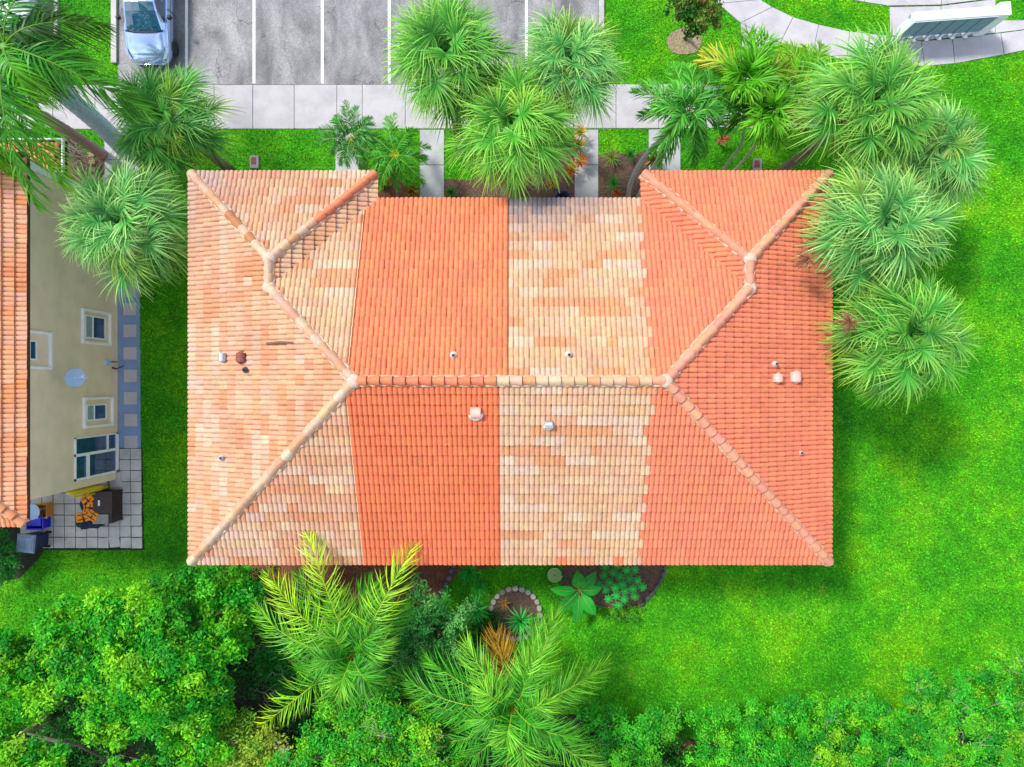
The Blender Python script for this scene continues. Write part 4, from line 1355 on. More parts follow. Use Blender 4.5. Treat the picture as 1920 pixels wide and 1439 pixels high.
feather_palm(tuple(P(746, 372, 0)), hub, 'wider pygmy date palm between the two pale entry walks', ring_tips(741, 290, 2.7, 76, 17, 4, -0.5, 0.35), 42, *GREEN,
             ([tuple(P(746, 374, -0.05)), tuple(P(744, 345, 1.0)), tuple(hub)], 0.08, 0.07, (0.22, 0.20, 0.16)), name='date_palm', n=46, ll=0.37, w=0.015, droop=0.3, vee=0.3, rw=0.014)

# christmas palms by the right wing
CP = ((0.022, 0.28, 0.020), (0.16, 0.52, 0.05))
hub = P(1290, 212, 4.6)
feather_palm(tuple(P(1200, 330, 0)), hub, 'dense curly dark green palm with twin curved grey trunks', ring_tips(1282, 212, 4.6, 104, 13, 6, -0.6, 0.5) + ring_tips(1288, 210, 5.0, 58, 6, 8, 0.0, 0.4), 43, *CP,
             ([tuple(P(1178, 372, -0.05)), tuple(P(1184, 340, 0.9)), tuple(P(1212, 290, 2.4)), tuple(hub)], 0.10, 0.08, (0.36, 0.36, 0.38), 0.04), name='christmas_palm', n=48, ll=0.52, w=0.024, droop=0.5, vee=0.45, rw=0.02, a0=60, a1=30)
par = bpy.data.objects['christmas_palm']
trunk_part(par, [P(1196, 372, -0.05), P(1222, 320, 1.2), P(1252, 270, 2.8), P(1284, 220, 4.3)], 0.095, 0.075, (0.36, 0.36, 0.38), 0.04)
AR = ((0.04, 0.38, 0.012), (0.24, 0.60, 0.02))
AR2 = ((0.20, 0.42, 0.02), (0.58, 0.46, 0.03))
hub = P(1396, 152, 4.4)
feather_palm(tuple(P(1340, 335, 0)), hub, 'light green palm with one yellow frond near the branch path', 
             [(1402, 62, 4.6, 0.3, AR), (1440, 70, 4.5, 0.4, AR), (1318, 110, 4.2, 0.35, AR2), (1345, 190, 3.9, 0.4), (1380, 235, 3.6, 0.4), (1480, 130, 4.2, 0.4, (AR[0], AR2[1])), (1450, 175, 4.0, 0.4), (1420, 100, 5.0, 0.3), (1360, 145, 4.6, 0.3)] + ring_tips(1396, 152, 5.0, 34, 5, 21, 0.0, 0.2), 44, *AR,
             ([tuple(P(1340, 345, -0.05)), tuple(P(1365, 305, 1.4)), tuple(P(1392, 262, 2.8)), tuple(hub)], 0.055, 0.05, (0.30, 0.27, 0.24), 0.03), name='slim_palm', n=36, ll=0.80, w=0.028, droop=0.3, vee=0.3, rw=0.018, a0=60, a1=28)
hub = P(1442, 212, 4.2)
feather_palm(tuple(P(1352, 340, 0)), hub, 'green palm on twin thin bowed trunks over the right lawn',
             [(1450, 132, 4.2, 0.3), (1490, 150, 4.0, 0.4), (1370, 190, 3.8, 0.4, FR), (1362, 234, 3.5, 0.4, FR), (1460, 275, 3.4, 0.4), (1508, 250, 3.6, 0.4), (1420, 265, 3.4, 0.4), (1515, 205, 4.0, 0.4), (1425, 160, 4.6, 0.3)] + ring_tips(1442, 212, 4.8, 34, 5, 22, 0.0, 0.2), 45, *AR,
             ([tuple(P(1352, 345, -0.05)), tuple(P(1395, 300, 1.4)), tuple(P(1425, 258, 2.8)), tuple(hub)], 0.055, 0.05, (0.34, 0.31, 0.27), 0.03), name='slim_palm', n=36, ll=0.80, w=0.028, droop=0.3, vee=0.3, rw=0.018, a0=60, a1=28)
hub = P(1510, 148, 3.2)
feather_palm(tuple(P(1480, 215, 0)), hub, 'low lime green palm tucked behind the tall fan palm', ring_tips(1508, 142, 3.2, 68, 11, 14, -0.2, 0.35), 46, *((0.09, 0.40, 0.012), (0.32, 0.55, 0.02)),
             ([tuple(P(1480, 215, -0.05)), tuple(hub)], 0.06, 0.05, (0.25, 0.25, 0.18)), name='slim_palm', n=30, ll=0.55, w=0.024, droop=0.25, vee=0.3, rw=0.016, a0=60, a1=28)

# ------------------------------------------------------------------ broadleaf trees and shrubs
def leaf_cloud(clumps, rng, size, pal, sub=0.30, per=26, dens=9.0, flat=0.75):
    """clumps: (x, y, z, rx, ry, rz). Twig tips spread over each clump's upper volume, a spray of leaves on each."""
    Cs, Ts, Ns = [], [], []
    pal = np.array(pal)
    subs = []
    for (x, y, z, rx, ry, rz) in clumps:
        area = math.pi * rx * ry
        k = max(3, int(area * 3.4))
        for i in range(k):
            r = math.sqrt((i + 0.5) / k); a = i * 2.39996 + rng.uniform(-0.5, 0.5)
            zz = z + rz * (math.sqrt(max(0.0, 1 - r * r * 0.9)) * rng.uniform(0.55, 1.1) - 0.15)
            q = rng.uniform(0.30, 0.46) * min(1.0, 0.55 + 0.45 * min(rx, ry))
            subs.append((x + rx * 0.95 * r * math.cos(a), y + ry * 0.95 * r * math.sin(a), zz, q, q, q * 0.85))
    for (x, y, z, rx, ry, rz) in subs:
        m = max(4, int(math.pi * rx * ry * dens * 1.5))
        d = unit(rng.normal(0, 1, (m, 3))); d[:, 2] = np.abs(d[:, 2]) * 1.1 - 0.25; d = unit(d)
        rad = rng.uniform(0.7, 1.05, (m, 1))
        tips = np.array([x, y, z]) + d * np.array([rx, ry, rz]) * rad
        base = pal[rng.integers(0, len(pal))] * rng.uniform(0.8, 1.2)
        cp_ = base * 0.5 + pal[rng.integers(0, len(pal), m)] * 0.5
        off = rng.normal(0, 1, (m, per, 3)) * sub * 0.62 * np.array([1, 1, 0.7])
        pos = tips[:, None, :] + off
        nr = unit(d[:, None, :] * 0.8 + np.array([0, 0, 0.5]) + rng.normal(0, 0.5, (m, per, 3)))
        col = cp_[:, None, :] * rng.uniform(0.7, 1.3, (m, per, 1))
        Cs.append(pos.reshape(-1, 3)); Ns.append(nr.reshape(-1, 3)); Ts.append(col.reshape(-1, 3))
    C = np.concatenate(Cs); N = np.concatenate(Ns); T = np.concatenate(Ts)
    n = len(C)
    a = unit(np.cross(N, rng.normal(0, 1, (n, 3))))
    b = np.cross(N, a)
    s = size * rng.uniform(0.7, 1.35, (n, 1))
    v = np.stack([C - a * s, C - b * s * 0.42 + N * s * 0.12, C + a * s, C + b * s * 0.42 + N * s * 0.12], axis=1).reshape(-1, 3)
    f = np.arange(n * 4).reshape(n, 4)
    return v, f, np.repeat(np.clip(T, 0, 1), 4, axis=0)

def broadleaf(name, label, cat, base, clumps, seed, size, pal, sub=0.28, per=26, dens=9.0, trunk=0.12, group=None, twigs=0, twigc=(0.30, 0.26, 0.22)):
    """clumps in photograph pixels: (px, py, z, rx, ry, rz) with radii in metres"""
    rng = np.random.default_rng(seed)
    base = Vector(base)
    root = empty(name, base, label, cat, group)
    W = []
    for c in clumps:
        p = P(c[0], c[1], c[2]); W.append((p.x, p.y, p.z, c[3], c[4], c[5]))
    mb = MB()
    cz = sum(c[2] for c in W) / len(W)
    fork = Vector((base.x, base.y, max(0.25, cz * 0.42)))
    mb.tube([base - Vector((0, 0, 0.1)), base.lerp(fork, 0.5) + Vector((0.03, 0.02, 0)), fork], [trunk * 1.25, trunk, trunk * 0.85], 9, (0.11, 0.085, 0.065))
    mb.build('trunk', M['bark'], root, True)
    for c in W:
        m2 = MB()
        e = Vector((c[0], c[1], c[2] + c[5] * 0.3))
        md = fork.lerp(e, 0.5) + Vector((rng.normal(0, 0.15), rng.normal(0, 0.15), 0.15))
        m2.tube([fork, md, e], [trunk * 0.6, trunk * 0.38, trunk * 0.15], 6, (0.12, 0.095, 0.075))
        for k in range(4):
            q = Vector((c[0] + rng.normal(0, c[3] * 0.5), c[1] + rng.normal(0, c[4] * 0.5), c[2] + c[5] * rng.uniform(0.1, 0.8)))
            m2.tube([md.lerp(e, 0.6), md.lerp(q, 0.6), q], [trunk * 0.2, trunk * 0.14, trunk * 0.05], 5, (0.13, 0.10, 0.08))
        m2.build('branch', M['bark'], root, True)
    v, f, t = leaf_cloud(W, rng, size, pal, sub, per, dens)
    np_object('crown', v, f, M['leaf'], root, t)
    if twigs:
        m3 = MB()
        for i in range(twigs):
            c = W[rng.integers(0, len(W))]
            p = Vector((c[0] + rng.normal(0, c[3] * 0.5), c[1] + rng.normal(0, c[4] * 0.5), c[2] + c[5] * rng.uniform(0.75, 1.05)))
            for j in range(3):
                d = Vector((rng.normal(), rng.normal(), rng.normal() * 0.4)).normalized()
                m3.tube([p, p + d * 0.25, p + d * 0.25 + Vector((d.x + rng.normal(0, .4), d.y + rng.normal(0, .4), 0.2)) * 0.22], [0.008, 0.006, 0.003], 4, twigc)
        m3.build('bare_twigs', M['bark'], root)['kind'] = 'stuff'
    return root

G1 = [(0.020, 0.34, 0.012), (0.045, 0.46, 0.012), (0.11, 0.56, 0.012), (0.014, 0.22, 0.014), (0.26, 0.64, 0.012)]
G2 = [(0.022, 0.36, 0.018), (0.045, 0.48, 0.020), (0.014, 0.24, 0.018), (0.12, 0.58, 0.018)]
GY = [(0.028, 0.36, 0.014), (0.07, 0.48, 0.014), (0.17, 0.58, 0.014), (0.020, 0.26, 0.016), (0.34, 0.62, 0.014), (0.045, 0.40, 0.014), (0.03, 0.36, 0.02)]
GO = [(0.20, 0.42, 0.03), (0.34, 0.52, 0.05), (0.12, 0.34, 0.02), (0.52, 0.56, 0.06)]
GG = [(0.040, 0.30, 0.045), (0.09, 0.42, 0.07), (0.20, 0.52, 0.14), (0.020, 0.20, 0.025)]
GD = [(0.012, 0.16, 0.016), (0.022, 0.24, 0.02), (0.034, 0.31, 0.03)]

broadleaf('broadleaf_tree', 'big glossy green tree with yellowish tips at the lower left', 'tree', P(330, 1190, 0),
          [(150, 1190, 4.2, 1.3, 1.1, 0.9), (240, 1160, 4.6, 1.2, 1.0, 0.9), (330, 1190, 4.4, 1.3, 1.1, 0.9), (190, 1260, 5.0, 1.4, 1.2, 1.0), (300, 1265, 5.4, 1.5, 1.2, 1.1), (405, 1245, 4.4, 1.0, 1.1, 0.9),
           (230, 1340, 4.6, 1.1, 0.9, 0.8), (330, 1335, 4.8, 1.2, 0.8, 0.9), (395, 1310, 4.0, 0.8, 0.9, 0.7), (110, 1230, 3.8, 1.0, 0.8, 0.7), (370, 1400, 4.2, 1.0, 0.9, 0.8), (420, 1180, 3.8, 0.9, 0.9, 0.7)],
          51, 0.070, G1, 0.17, 36, 19, 0.2)
broadleaf('broadleaf_tree', 'leafy green tree cut by the left picture edge', 'tree', P(120, 1240, 0),
          [(20, 1235, 4.2, 1.0, 1.1, 0.8), (60, 1290, 4.6, 1.0, 1.0, 0.9), (20, 1310, 4.0, 0.9, 0.9, 0.8), (-30, 1270, 4.2, 1.0, 1.2, 0.9), (30, 1210, 3.6, 0.7, 0.6, 0.6)], 52, 0.070, G1, 0.17, 36, 19, 0.16)
broadleaf('broadleaf_tree', 'bright yellow green tree in the bottom left corner', 'tree', P(110, 1330, 0),
          [(30, 1400, 5.0, 1.2, 0.9, 0.9), (100, 1425, 5.0, 0.9, 0.7, 0.8), (50, 1450, 5.2, 1.2, 0.8, 0.9), (250, 1440, 4.4, 0.9, 0.5, 0.7)], 53, 0.074, G1 + [(0.30, 0.62, 0.01)], 0.17, 36, 19, 0.16)
broadleaf('broadleaf_tree', 'fine leaved green tree touching the tan south eave', 'tree', P(470, 1090, 0),
          [(340, 1100, 2.8, 1.0, 0.6, 0.7), (410, 1085, 3.2, 1.2, 0.7, 0.8), (440, 1130, 3.0, 0.9, 0.8, 0.7), (360, 1140, 3.0, 1.0, 0.7, 0.7), (480, 1095, 2.6, 0.7, 0.6, 0.6), (455, 1180, 2.8, 0.6, 0.7, 0.6)], 54, 0.075, G2 + [(0.07, 0.30, 0.012)], 0.18, 28, 20, 0.12)
broadleaf('shrub', 'dark green dense shrub with dry twigs left of the coconut palm', 'shrub', P(560, 1235, 0),
          [(522, 1225, 2.2, 0.6, 0.8, 0.6), (530, 1275, 2.2, 0.6, 0.7, 0.6), (560, 1240, 1.8, 0.5, 0.6, 0.5)], 55, 0.07, GD, 0.18, 24, 16, 0.07, twigs=14)
broadleaf('shrub', 'olive yellow feathery shrub at the bottom edge', 'shrub', P(500, 1340, 0),
          [(470, 1370, 3.4, 0.9, 0.8, 0.8), (440, 1410, 3.4, 0.8, 0.8, 0.7), (510, 1420, 3.2, 0.8, 0.7, 0.7)], 56, 0.06, GO, 0.22, 34, 16, 0.09, twigs=10)
broadleaf('shrub', 'wide green shrub flecked with yellow leaf tips at bottom centre', 'shrub', P(700, 1350, 0),
          [(640, 1330, 4.6, 0.8, 0.7, 0.6), (700, 1300, 4.8, 0.7, 0.7, 0.7), (720, 1360, 5.0, 1.1, 0.9, 0.8), (620, 1400, 4.8, 1.1, 0.8, 0.8), (780, 1390, 4.8, 1.0, 0.8, 0.7), (700, 1430, 4.8, 1.2, 0.6, 0.8), (560, 1420, 4.6, 0.8, 0.7, 0.6), (800, 1340, 4.4, 0.6, 0.6, 0.6), (830, 1430, 4.6, 0.7, 0.6, 0.6)],
          57, 0.055, GY, 0.16, 32, 24, 0.1, twigs=16)
broadleaf('shrub', 'grey green shrub between the coconut palm and the spiky rosettes', 'shrub', P(815, 1150, 0),
          [(775, 1092, 2.4, 0.6, 0.5, 0.5), (745, 1135, 2.6, 0.6, 0.6, 0.5), (700, 1125, 1.6, 0.5, 0.4, 0.4), (845, 1215, 3.0, 0.6, 0.5, 0.5), (885, 1225, 2.4, 0.5, 0.4, 0.4), (730, 1240, 2.6, 0.6, 0.5, 0.5), (815, 1120, 3.4, 0.6, 0.6, 0.6), (780, 1165, 3.6, 0.7, 0.7, 0.6), (845, 1160, 3.4, 0.7, 0.6, 0.6), (810, 1205, 3.4, 0.7, 0.5, 0.6), (770, 1240, 3.2, 0.6, 0.5, 0.5), (800, 1290, 3.2, 0.7, 0.6, 0.5), (745, 1190, 3.0, 0.5, 0.6, 0.5)],
          58, 0.052, GG, 0.15, 30, 24, 0.08)
broadleaf('shrub', 'low green shrub beside the red mulch gap', 'shrub', P(1170, 1370, 0),
          [(1130, 1350, 1.6, 0.7, 0.7, 0.6), (1190, 1365, 1.8, 0.9, 0.7, 0.6), (1240, 1350, 1.6, 0.7, 0.6, 0.5), (1150, 1410, 1.8, 0.8, 0.7, 0.6), (1210, 1425, 1.8, 0.8, 0.6, 0.6), (1105, 1330, 1.2, 0.4, 0.4, 0.4)],
          59, 0.058, G2 + [(0.10, 0.36, 0.012)], 0.16, 30, 26, 0.07, twigs=6)
broadleaf('shrub', 'bushy green shrub right of the red mulch gap', 'shrub', P(1370, 1380, 0),
          [(1320, 1350, 1.6, 0.7, 0.6, 0.5), (1390, 1345, 1.7, 0.9, 0.7, 0.6), (1340, 1400, 1.9, 0.9, 0.7, 0.6), (1430, 1400, 2.0, 1.1, 0.8, 0.7), (1470, 1340, 1.6, 0.8, 0.7, 0.6), (1310, 1430, 1.8, 0.7, 0.5, 0.6), (1400, 1440, 2.0, 1.0, 0.5, 0.6)],
          60, 0.058, G2 + GY[:3], 0.16, 30, 26, 0.07)
broadleaf('shrub', 'yellow flecked shrub third from the corner along the lawn', 'shrub', P(1580, 1370, 0),
          [(1540, 1330, 1.7, 0.9, 0.7, 0.6), (1610, 1325, 1.7, 0.9, 0.7, 0.6), (1520, 1400, 2.0, 1.0, 0.8, 0.7), (1600, 1400, 2.1, 1.1, 0.8, 0.7), (1660, 1370, 1.9, 0.9, 0.8, 0.6), (1570, 1440, 2.0, 1.1, 0.5, 0.6)],
          61, 0.058, G2 + GY, 0.16, 30, 26, 0.07, twigs=4)
broadleaf('shrub', 'tall shrub with pale bare twigs on the lower right', 'shrub', P(1740, 1350, 0),
          [(1715, 1265, 1.4, 0.5, 0.5, 0.5), (1720, 1320, 1.8, 0.9, 0.8, 0.6), (1770, 1290, 1.8, 0.8, 0.7, 0.6), (1740, 1380, 2.2, 1.0, 0.8, 0.7), (1800, 1340, 2.2, 0.9, 0.8, 0.7), (1710, 1430, 2.1, 1.0, 0.5, 0.6), (1800, 1420, 2.3, 1.0, 0.7, 0.7)],
          62, 0.058, G2 + GY, 0.16, 30, 26, 0.07, twigs=12)
broadleaf('shrub', 'bushy shrub filling the bottom right corner', 'shrub', P(1890, 1350, 0),
          [(1850, 1265, 1.7, 0.8, 0.7, 0.6), (1905, 1260, 1.7, 0.8, 0.7, 0.6), (1880, 1320, 2.1, 1.0, 0.8, 0.7), (1930, 1370, 2.2, 0.9, 0.9, 0.7), (1870, 1400, 2.3, 1.0, 0.8, 0.7), (1900, 1440, 2.3, 1.0, 0.5, 0.6)],
          63, 0.058, G2 + GY[:5], 0.16, 30, 26, 0.07, twigs=14)
broadleaf('young_tree', 'small round tree standing in the ring of dry mulch', 'tree', P(1284, 74, 0),
          [(1275, 25, 2.2, 0.5, 0.5, 0.5), (1315, 20, 2.4, 0.6, 0.6, 0.6), (1290, 0, 2.6, 0.7, 0.6, 0.6), (1300, 48, 1.8, 0.4, 0.4, 0.4), (1335, 35, 2.0, 0.3, 0.4, 0.4)], 64, 0.075, [(0.016, 0.13, 0.012), (0.03, 0.18, 0.014), (0.012, 0.085, 0.01), (0.16, 0.26, 0.03), (0.20, 0.16, 0.04)], 0.16, 22, 17, 0.06)
broadleaf('shrub', 'dark hedge shrub behind the wheeled bin', 'shrub', P(8, 1030, 0),
          [(5, 1010, 1.0, 0.5, 0.5, 0.5), (22, 1035, 1.0, 0.5, 0.5, 0.5), (-5, 1055, 1.0, 0.6, 0.6, 0.5), (18, 1065, 0.7, 0.4, 0.3, 0.3)], 65, 0.06, GD, 0.14, 24, 22, 0.05)
broadleaf('shrub', 'greyish bare shrub beside the porch roof', 'shrub', P(150, 300, 0),
          [(148, 298, 0.6, 0.5, 0.5, 0.4)], 66, 0.04, [(0.20, 0.18, 0.16), (0.12, 0.10, 0.08), (0.10, 0.14, 0.05)], 0.14, 24, 24, 0.03, twigs=20)
broadleaf('shrub', 'small green bush between the porch roof and sidewalk', 'shrub', P(105, 255, 0),
          [(105, 252, 0.5, 0.45, 0.3, 0.35), (85, 250, 0.5, 0.3, 0.25, 0.3)], 67, 0.05, G2, 0.12, 24, 26, 0.03)

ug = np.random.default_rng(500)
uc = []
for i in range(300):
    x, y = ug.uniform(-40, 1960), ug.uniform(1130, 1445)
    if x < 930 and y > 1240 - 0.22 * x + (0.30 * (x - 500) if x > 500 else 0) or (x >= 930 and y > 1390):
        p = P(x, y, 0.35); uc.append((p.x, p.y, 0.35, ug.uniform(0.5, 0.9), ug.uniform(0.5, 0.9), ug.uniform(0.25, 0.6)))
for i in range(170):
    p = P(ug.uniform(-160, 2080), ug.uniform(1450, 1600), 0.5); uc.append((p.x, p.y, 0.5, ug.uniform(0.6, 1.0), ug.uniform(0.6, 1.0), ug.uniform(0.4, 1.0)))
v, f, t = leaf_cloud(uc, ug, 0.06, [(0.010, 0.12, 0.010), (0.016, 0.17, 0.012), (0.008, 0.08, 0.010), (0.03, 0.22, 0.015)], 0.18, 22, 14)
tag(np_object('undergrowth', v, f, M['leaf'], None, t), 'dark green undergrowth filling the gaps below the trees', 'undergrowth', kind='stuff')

# ------------------------------------------------------------------ smaller garden plants
def rosette(name, label, px, py, z, r, n, pal, seed, w=0.03, cat='plant', el=(80, 5), stem=True, droop=0.15, group=None, tip=None):
    """spiky plant: narrow pointed leaves from one heart; each leaf is a part"""
    rng = np.random.default_rng(seed)
    c = P(px, py, z); base = Vector((c.x, c.y, 0))
    root = empty(name, base, label, cat, group)
    if stem and z > 0.15:
        trunk_part(root, [base - Vector((0, 0, .05)), base.lerp(c, 0.5), c], 0.05, 0.04, (0.2, 0.16, 0.12))
    for i in range(n):
        q = i / n
        az = i * 2.39996 + rng.normal(0, 0.1); e = math.radians(el[0] + (el[1] - el[0]) * q) + rng.normal(0, 0.06)
        L = r / max(0.45, math.cos(e)) * rng.uniform(0.85, 1.1); L = min(L, r * 1.15)
        d = np.array([math.cos(e) * math.cos(az), math.cos(e) * math.sin(az), math.sin(e)])
        rr_ = np.array([0.0, 0.3, 0.65, 1.0])
        C = np.array(c) + d * (L * rr_)[:, None]; C[:, 2] -= droop * L * rr_ ** 2
        s = np.array([-math.sin(az), math.cos(az), 0.0])
        W = s * (np.array([0.6, 1.0, 0.7, 0.04]) * w)[:, None]
        col = np.array(pal[rng.integers(0, len(pal))]) * rng.uniform(0.75, 1.25)
        t = np.tile(col, (4, 1))
        if tip is not None: t = t * (1 - 0.5 * rr_[:, None]) + np.array(tip) * 0.5 * rr_[:, None]
        # keel: two half blades folded along the midrib
        N = np.cross(s, d); 
        v = np.stack([C - W + N * 0.25 * w, C, C + W + N * 0.25 * w], axis=1).reshape(-1, 3)
        f = []
        for k in range(3):
            f += [(k * 3, k * 3 + 1, k * 3 + 4, k * 3 + 3), (k * 3 + 1, k * 3 + 2, k * 3 + 5, k * 3 + 4)]
        np_object('leaf', v, np.array(f), M['leaf'], root, np.repeat(np.clip(t, 0, 1), 3, axis=0))
    return root
SPK = [(0.02, 0.40, 0.04), (0.04, 0.52, 0.07), (0.12, 0.62, 0.16)]
rosette('spiky_yucca', 'large spiky rosette inside the stone ring', 977, 1164, 0.9, 0.68, 60, SPK, 71, 0.028)
rosette('spiky_yucca', 'spiky rosette just left of the stone ring', 893, 1143, 0.8, 0.70, 54, [(0.016, 0.34, 0.04), (0.03, 0.44, 0.06), (0.09, 0.54, 0.13)], 72, 0.026)
rosette('spiky_yucca', 'spiky rosette nearest the red south eave', 880, 1072, 0.6, 0.58, 44, [(0.016, 0.36, 0.04), (0.03, 0.46, 0.05)], 73, 0.026)
rosette('spiky_yucca', 'small spiky rosette between two larger ones', 900, 1100, 0.5, 0.46, 34, [(0.016, 0.34, 0.04), (0.03, 0.42, 0.05)], 74, 0.022)
rosette('spiky_yucca', 'dark spiky rosette at the foot of the stone ring', 931, 1176, 0.4, 0.50, 36, [(0.008, 0.13, 0.02), (0.012, 0.17, 0.025)], 75, 0.022)
rosette('dead_leaf_tuft', 'orange dry leaf tuft in the stone ring', 945, 1132, 0.35, 0.32, 12, [(0.42, 0.22, 0.04), (0.50, 0.30, 0.05)], 76, 0.022, el=(60, 10))
rosette('tufted_grass', 'dark green grass tuft beside the middle entry walk', 846, 362, 0.25, 0.36, 60, [(0.014, 0.17, 0.014), (0.025, 0.24, 0.02)], 77, 0.010, stem=False)
rosette('strappy_lily', 'olive strappy lily right of the second entry walk', 1146, 296, 0.3, 0.55, 46, [(0.10, 0.28, 0.02), (0.20, 0.36, 0.03), (0.28, 0.26, 0.05)], 78, 0.014, stem=False, droop=0.4)
rosette('strappy_lily', 'dark green strappy clump next to the curved palm trunk', 1182, 292, 0.3, 0.42, 40, [(0.02, 0.15, 0.02), (0.04, 0.20, 0.03)], 79, 0.012, stem=False, droop=0.3)
rosette('strappy_lily', 'bright green clump by the right wing eave', 1150, 345, 0.25, 0.42, 50, [(0.02, 0.26, 0.02), (0.04, 0.33, 0.03)], 80, 0.012, stem=False)
rosette('bromeliad', 'scarlet rosette at the edge of the second entry walk', 1088, 302, 0.5, 0.42, 30, [(0.66, 0.06, 0.02), (0.72, 0.14, 0.02), (0.62, 0.20, 0.03)], 81, 0.032, stem=False)
rosette('bromeliad', 'orange rosette below the scarlet one', 1070, 320, 0.45, 0.42, 30, [(0.70, 0.20, 0.02), (0.62, 0.12, 0.02), (0.45, 0.26, 0.04)], 82, 0.032, stem=False)
rosette('bromeliad', 'orange and green rosette half under the bright fan palm', 1084, 272, 0.5, 0.46, 34, [(0.66, 0.22, 0.02), (0.40, 0.30, 0.03), (0.16, 0.30, 0.02)], 83, 0.030, stem=False)
rosette('bromeliad', 'yellow orange rosette above the other bromeliads', 1088, 250, 0.5, 0.40, 30, [(0.66, 0.32, 0.03), (0.50, 0.34, 0.03), (0.22, 0.34, 0.03)], 84, 0.028, stem=False)
rosette('red_ti_plant', 'reddish ti plant leaf tuft on the right lawn edge', 1354, 262, 0.5, 0.42, 14, [(0.36, 0.06, 0.05), (0.44, 0.12, 0.07)], 85, 0.035, stem=True, el=(70, 5))
rosette('croton', 'yellow leaved croton below the small date palm', 715, 330, 0.5, 0.30, 34, [(0.62, 0.50, 0.03), (0.30, 0.34, 0.03), (0.06, 0.20, 0.02)], 86, 0.040)
rosette('croton', 'dark croton with yellow flecks at the wing corner', 722, 352, 0.45, 0.34, 34, [(0.05, 0.16, 0.02), (0.10, 0.10, 0.02), (0.45, 0.40, 0.03)], 87, 0.040)
rosette('croton', 'yellow and green croton beside the date palm trunk', 764, 338, 0.5, 0.30, 32, [(0.55, 0.46, 0.03), (0.08, 0.22, 0.02), (0.20, 0.30, 0.02)], 88, 0.040)
rosette('croton', 'mixed red and green croton against the red north eave', 772, 360, 0.45, 0.32, 32, [(0.30, 0.10, 0.03), (0.08, 0.20, 0.02), (0.42, 0.28, 0.03)], 89, 0.040)
rosette('croton', 'round gold speckled croton between the twin palm trunks', 1227, 302, 0.6, 0.42, 60, [(0.50, 0.38, 0.02), (0.14, 0.14, 0.02), (0.06, 0.13, 0.02), (0.30, 0.20, 0.03)], 90, 0.045)
rosette('red_flower', 'small red flowering plant near the right wing', 1156, 362, 0.3, 0.26, 22, [(0.60, 0.05, 0.02), (0.10, 0.24, 0.02), (0.50, 0.14, 0.03)], 91, 0.030, stem=False)
rosette('orange_flower', 'orange flecked plant at the foot of the bright fan palm', 1035, 345, 0.3, 0.34, 30, [(0.50, 0.22, 0.02), (0.30, 0.26, 0.03), (0.46, 0.10, 0.03)], 92, 0.026, stem=False)

def big_leaf(root, hub, tip, width, rng, col, rise=0.25, rib=(0.34, 0.50, 0.10)):
    """broad paddle leaf with a raised midrib"""
    hub = np.array(hub); tip = np.array(tip)
    t = np.linspace(0, 1, 9)
    mid = (hub + tip) / 2 + np.array([0, 0, rise * 2])
    C = hub * ((1 - t) ** 2)[:, None] + mid * (2 * t * (1 - t))[:, None] + tip * (t ** 2)[:, None]
    T = unit(np.gradient(C, axis=0)); S = unit(np.cross(T, np.array([0, 0, 1.0])))
    wv = width * np.array([0.04, 0.10, 0.62, 0.95, 1.0, 0.95, 0.78, 0.48, 0.05])
    wob = rng.normal(0, 0.03, (9, 2)) * width
    up = np.array([0, 0, 1.0])
    cols = []
    for k, off in enumerate((-1, -0.5, 0, 0.5, 1)):
        z = 0.10 * abs(off) * width + (wob[:, 0 if off < 0 else 1] * abs(off))
        cols.append(C + S * (wv * off)[:, None] + up * z[:, None])
    v = np.stack(cols, axis=1).reshape(-1, 3)
    f = []
    for i in range(8):
        for k in range(4):
            a = i * 5 + k; f.append((a, a + 1, a + 6, a + 5))
    tint = np.tile(np.array(col), (len(v), 1)) * rng.uniform(0.85, 1.15, (len(v), 1))
    o = np_object('leaf', v, np.array(f), M['leaf'], root, np.clip(tint, 0, 1), True)
    lv = Leaves(); lv.rod(C + up * 0.012, 0.014, 0.004, rib)
    lv.build('midrib', M['leaf'], o)

hb = P(1086, 1106, 0.9)
ban = empty('banana_plant', (hb.x, hb.y, 0), 'broad leaved banana plant with pale midribs below the cream eave', 'plant')
trunk_part(ban, [Vector((hb.x, hb.y, -0.05)), Vector(hb)], 0.08, 0.06, (0.18, 0.26, 0.08))
rng = np.random.default_rng(93)
for (x, y, z, w, c) in ((1082, 1070, 1.2, 0.26, (0.02, 0.34, 0.02)), (1031, 1104, 1.1, 0.20, (0.016, 0.38, 0.02)), (1080, 1170, 0.9, 0.21, (0.02, 0.33, 0.03)), (1116, 1154, 1.1, 0.24, (0.02, 0.38, 0.03)), (1043, 1146, 0.9, 0.22, (0.012, 0.24, 0.02)),
                          (1128, 1102, 1.1, 0.20, (0.02, 0.32, 0.03)), (1118, 1072, 1.1, 0.22, (0.018, 0.28, 0.03)), (1062, 1126, 0.7, 0.20, (0.010, 0.20, 0.02)), (1112, 1124, 0.6, 0.20, (0.010, 0.20, 0.02))):
    big_leaf(ban, hb, P(x, y, z), w, rng, c)
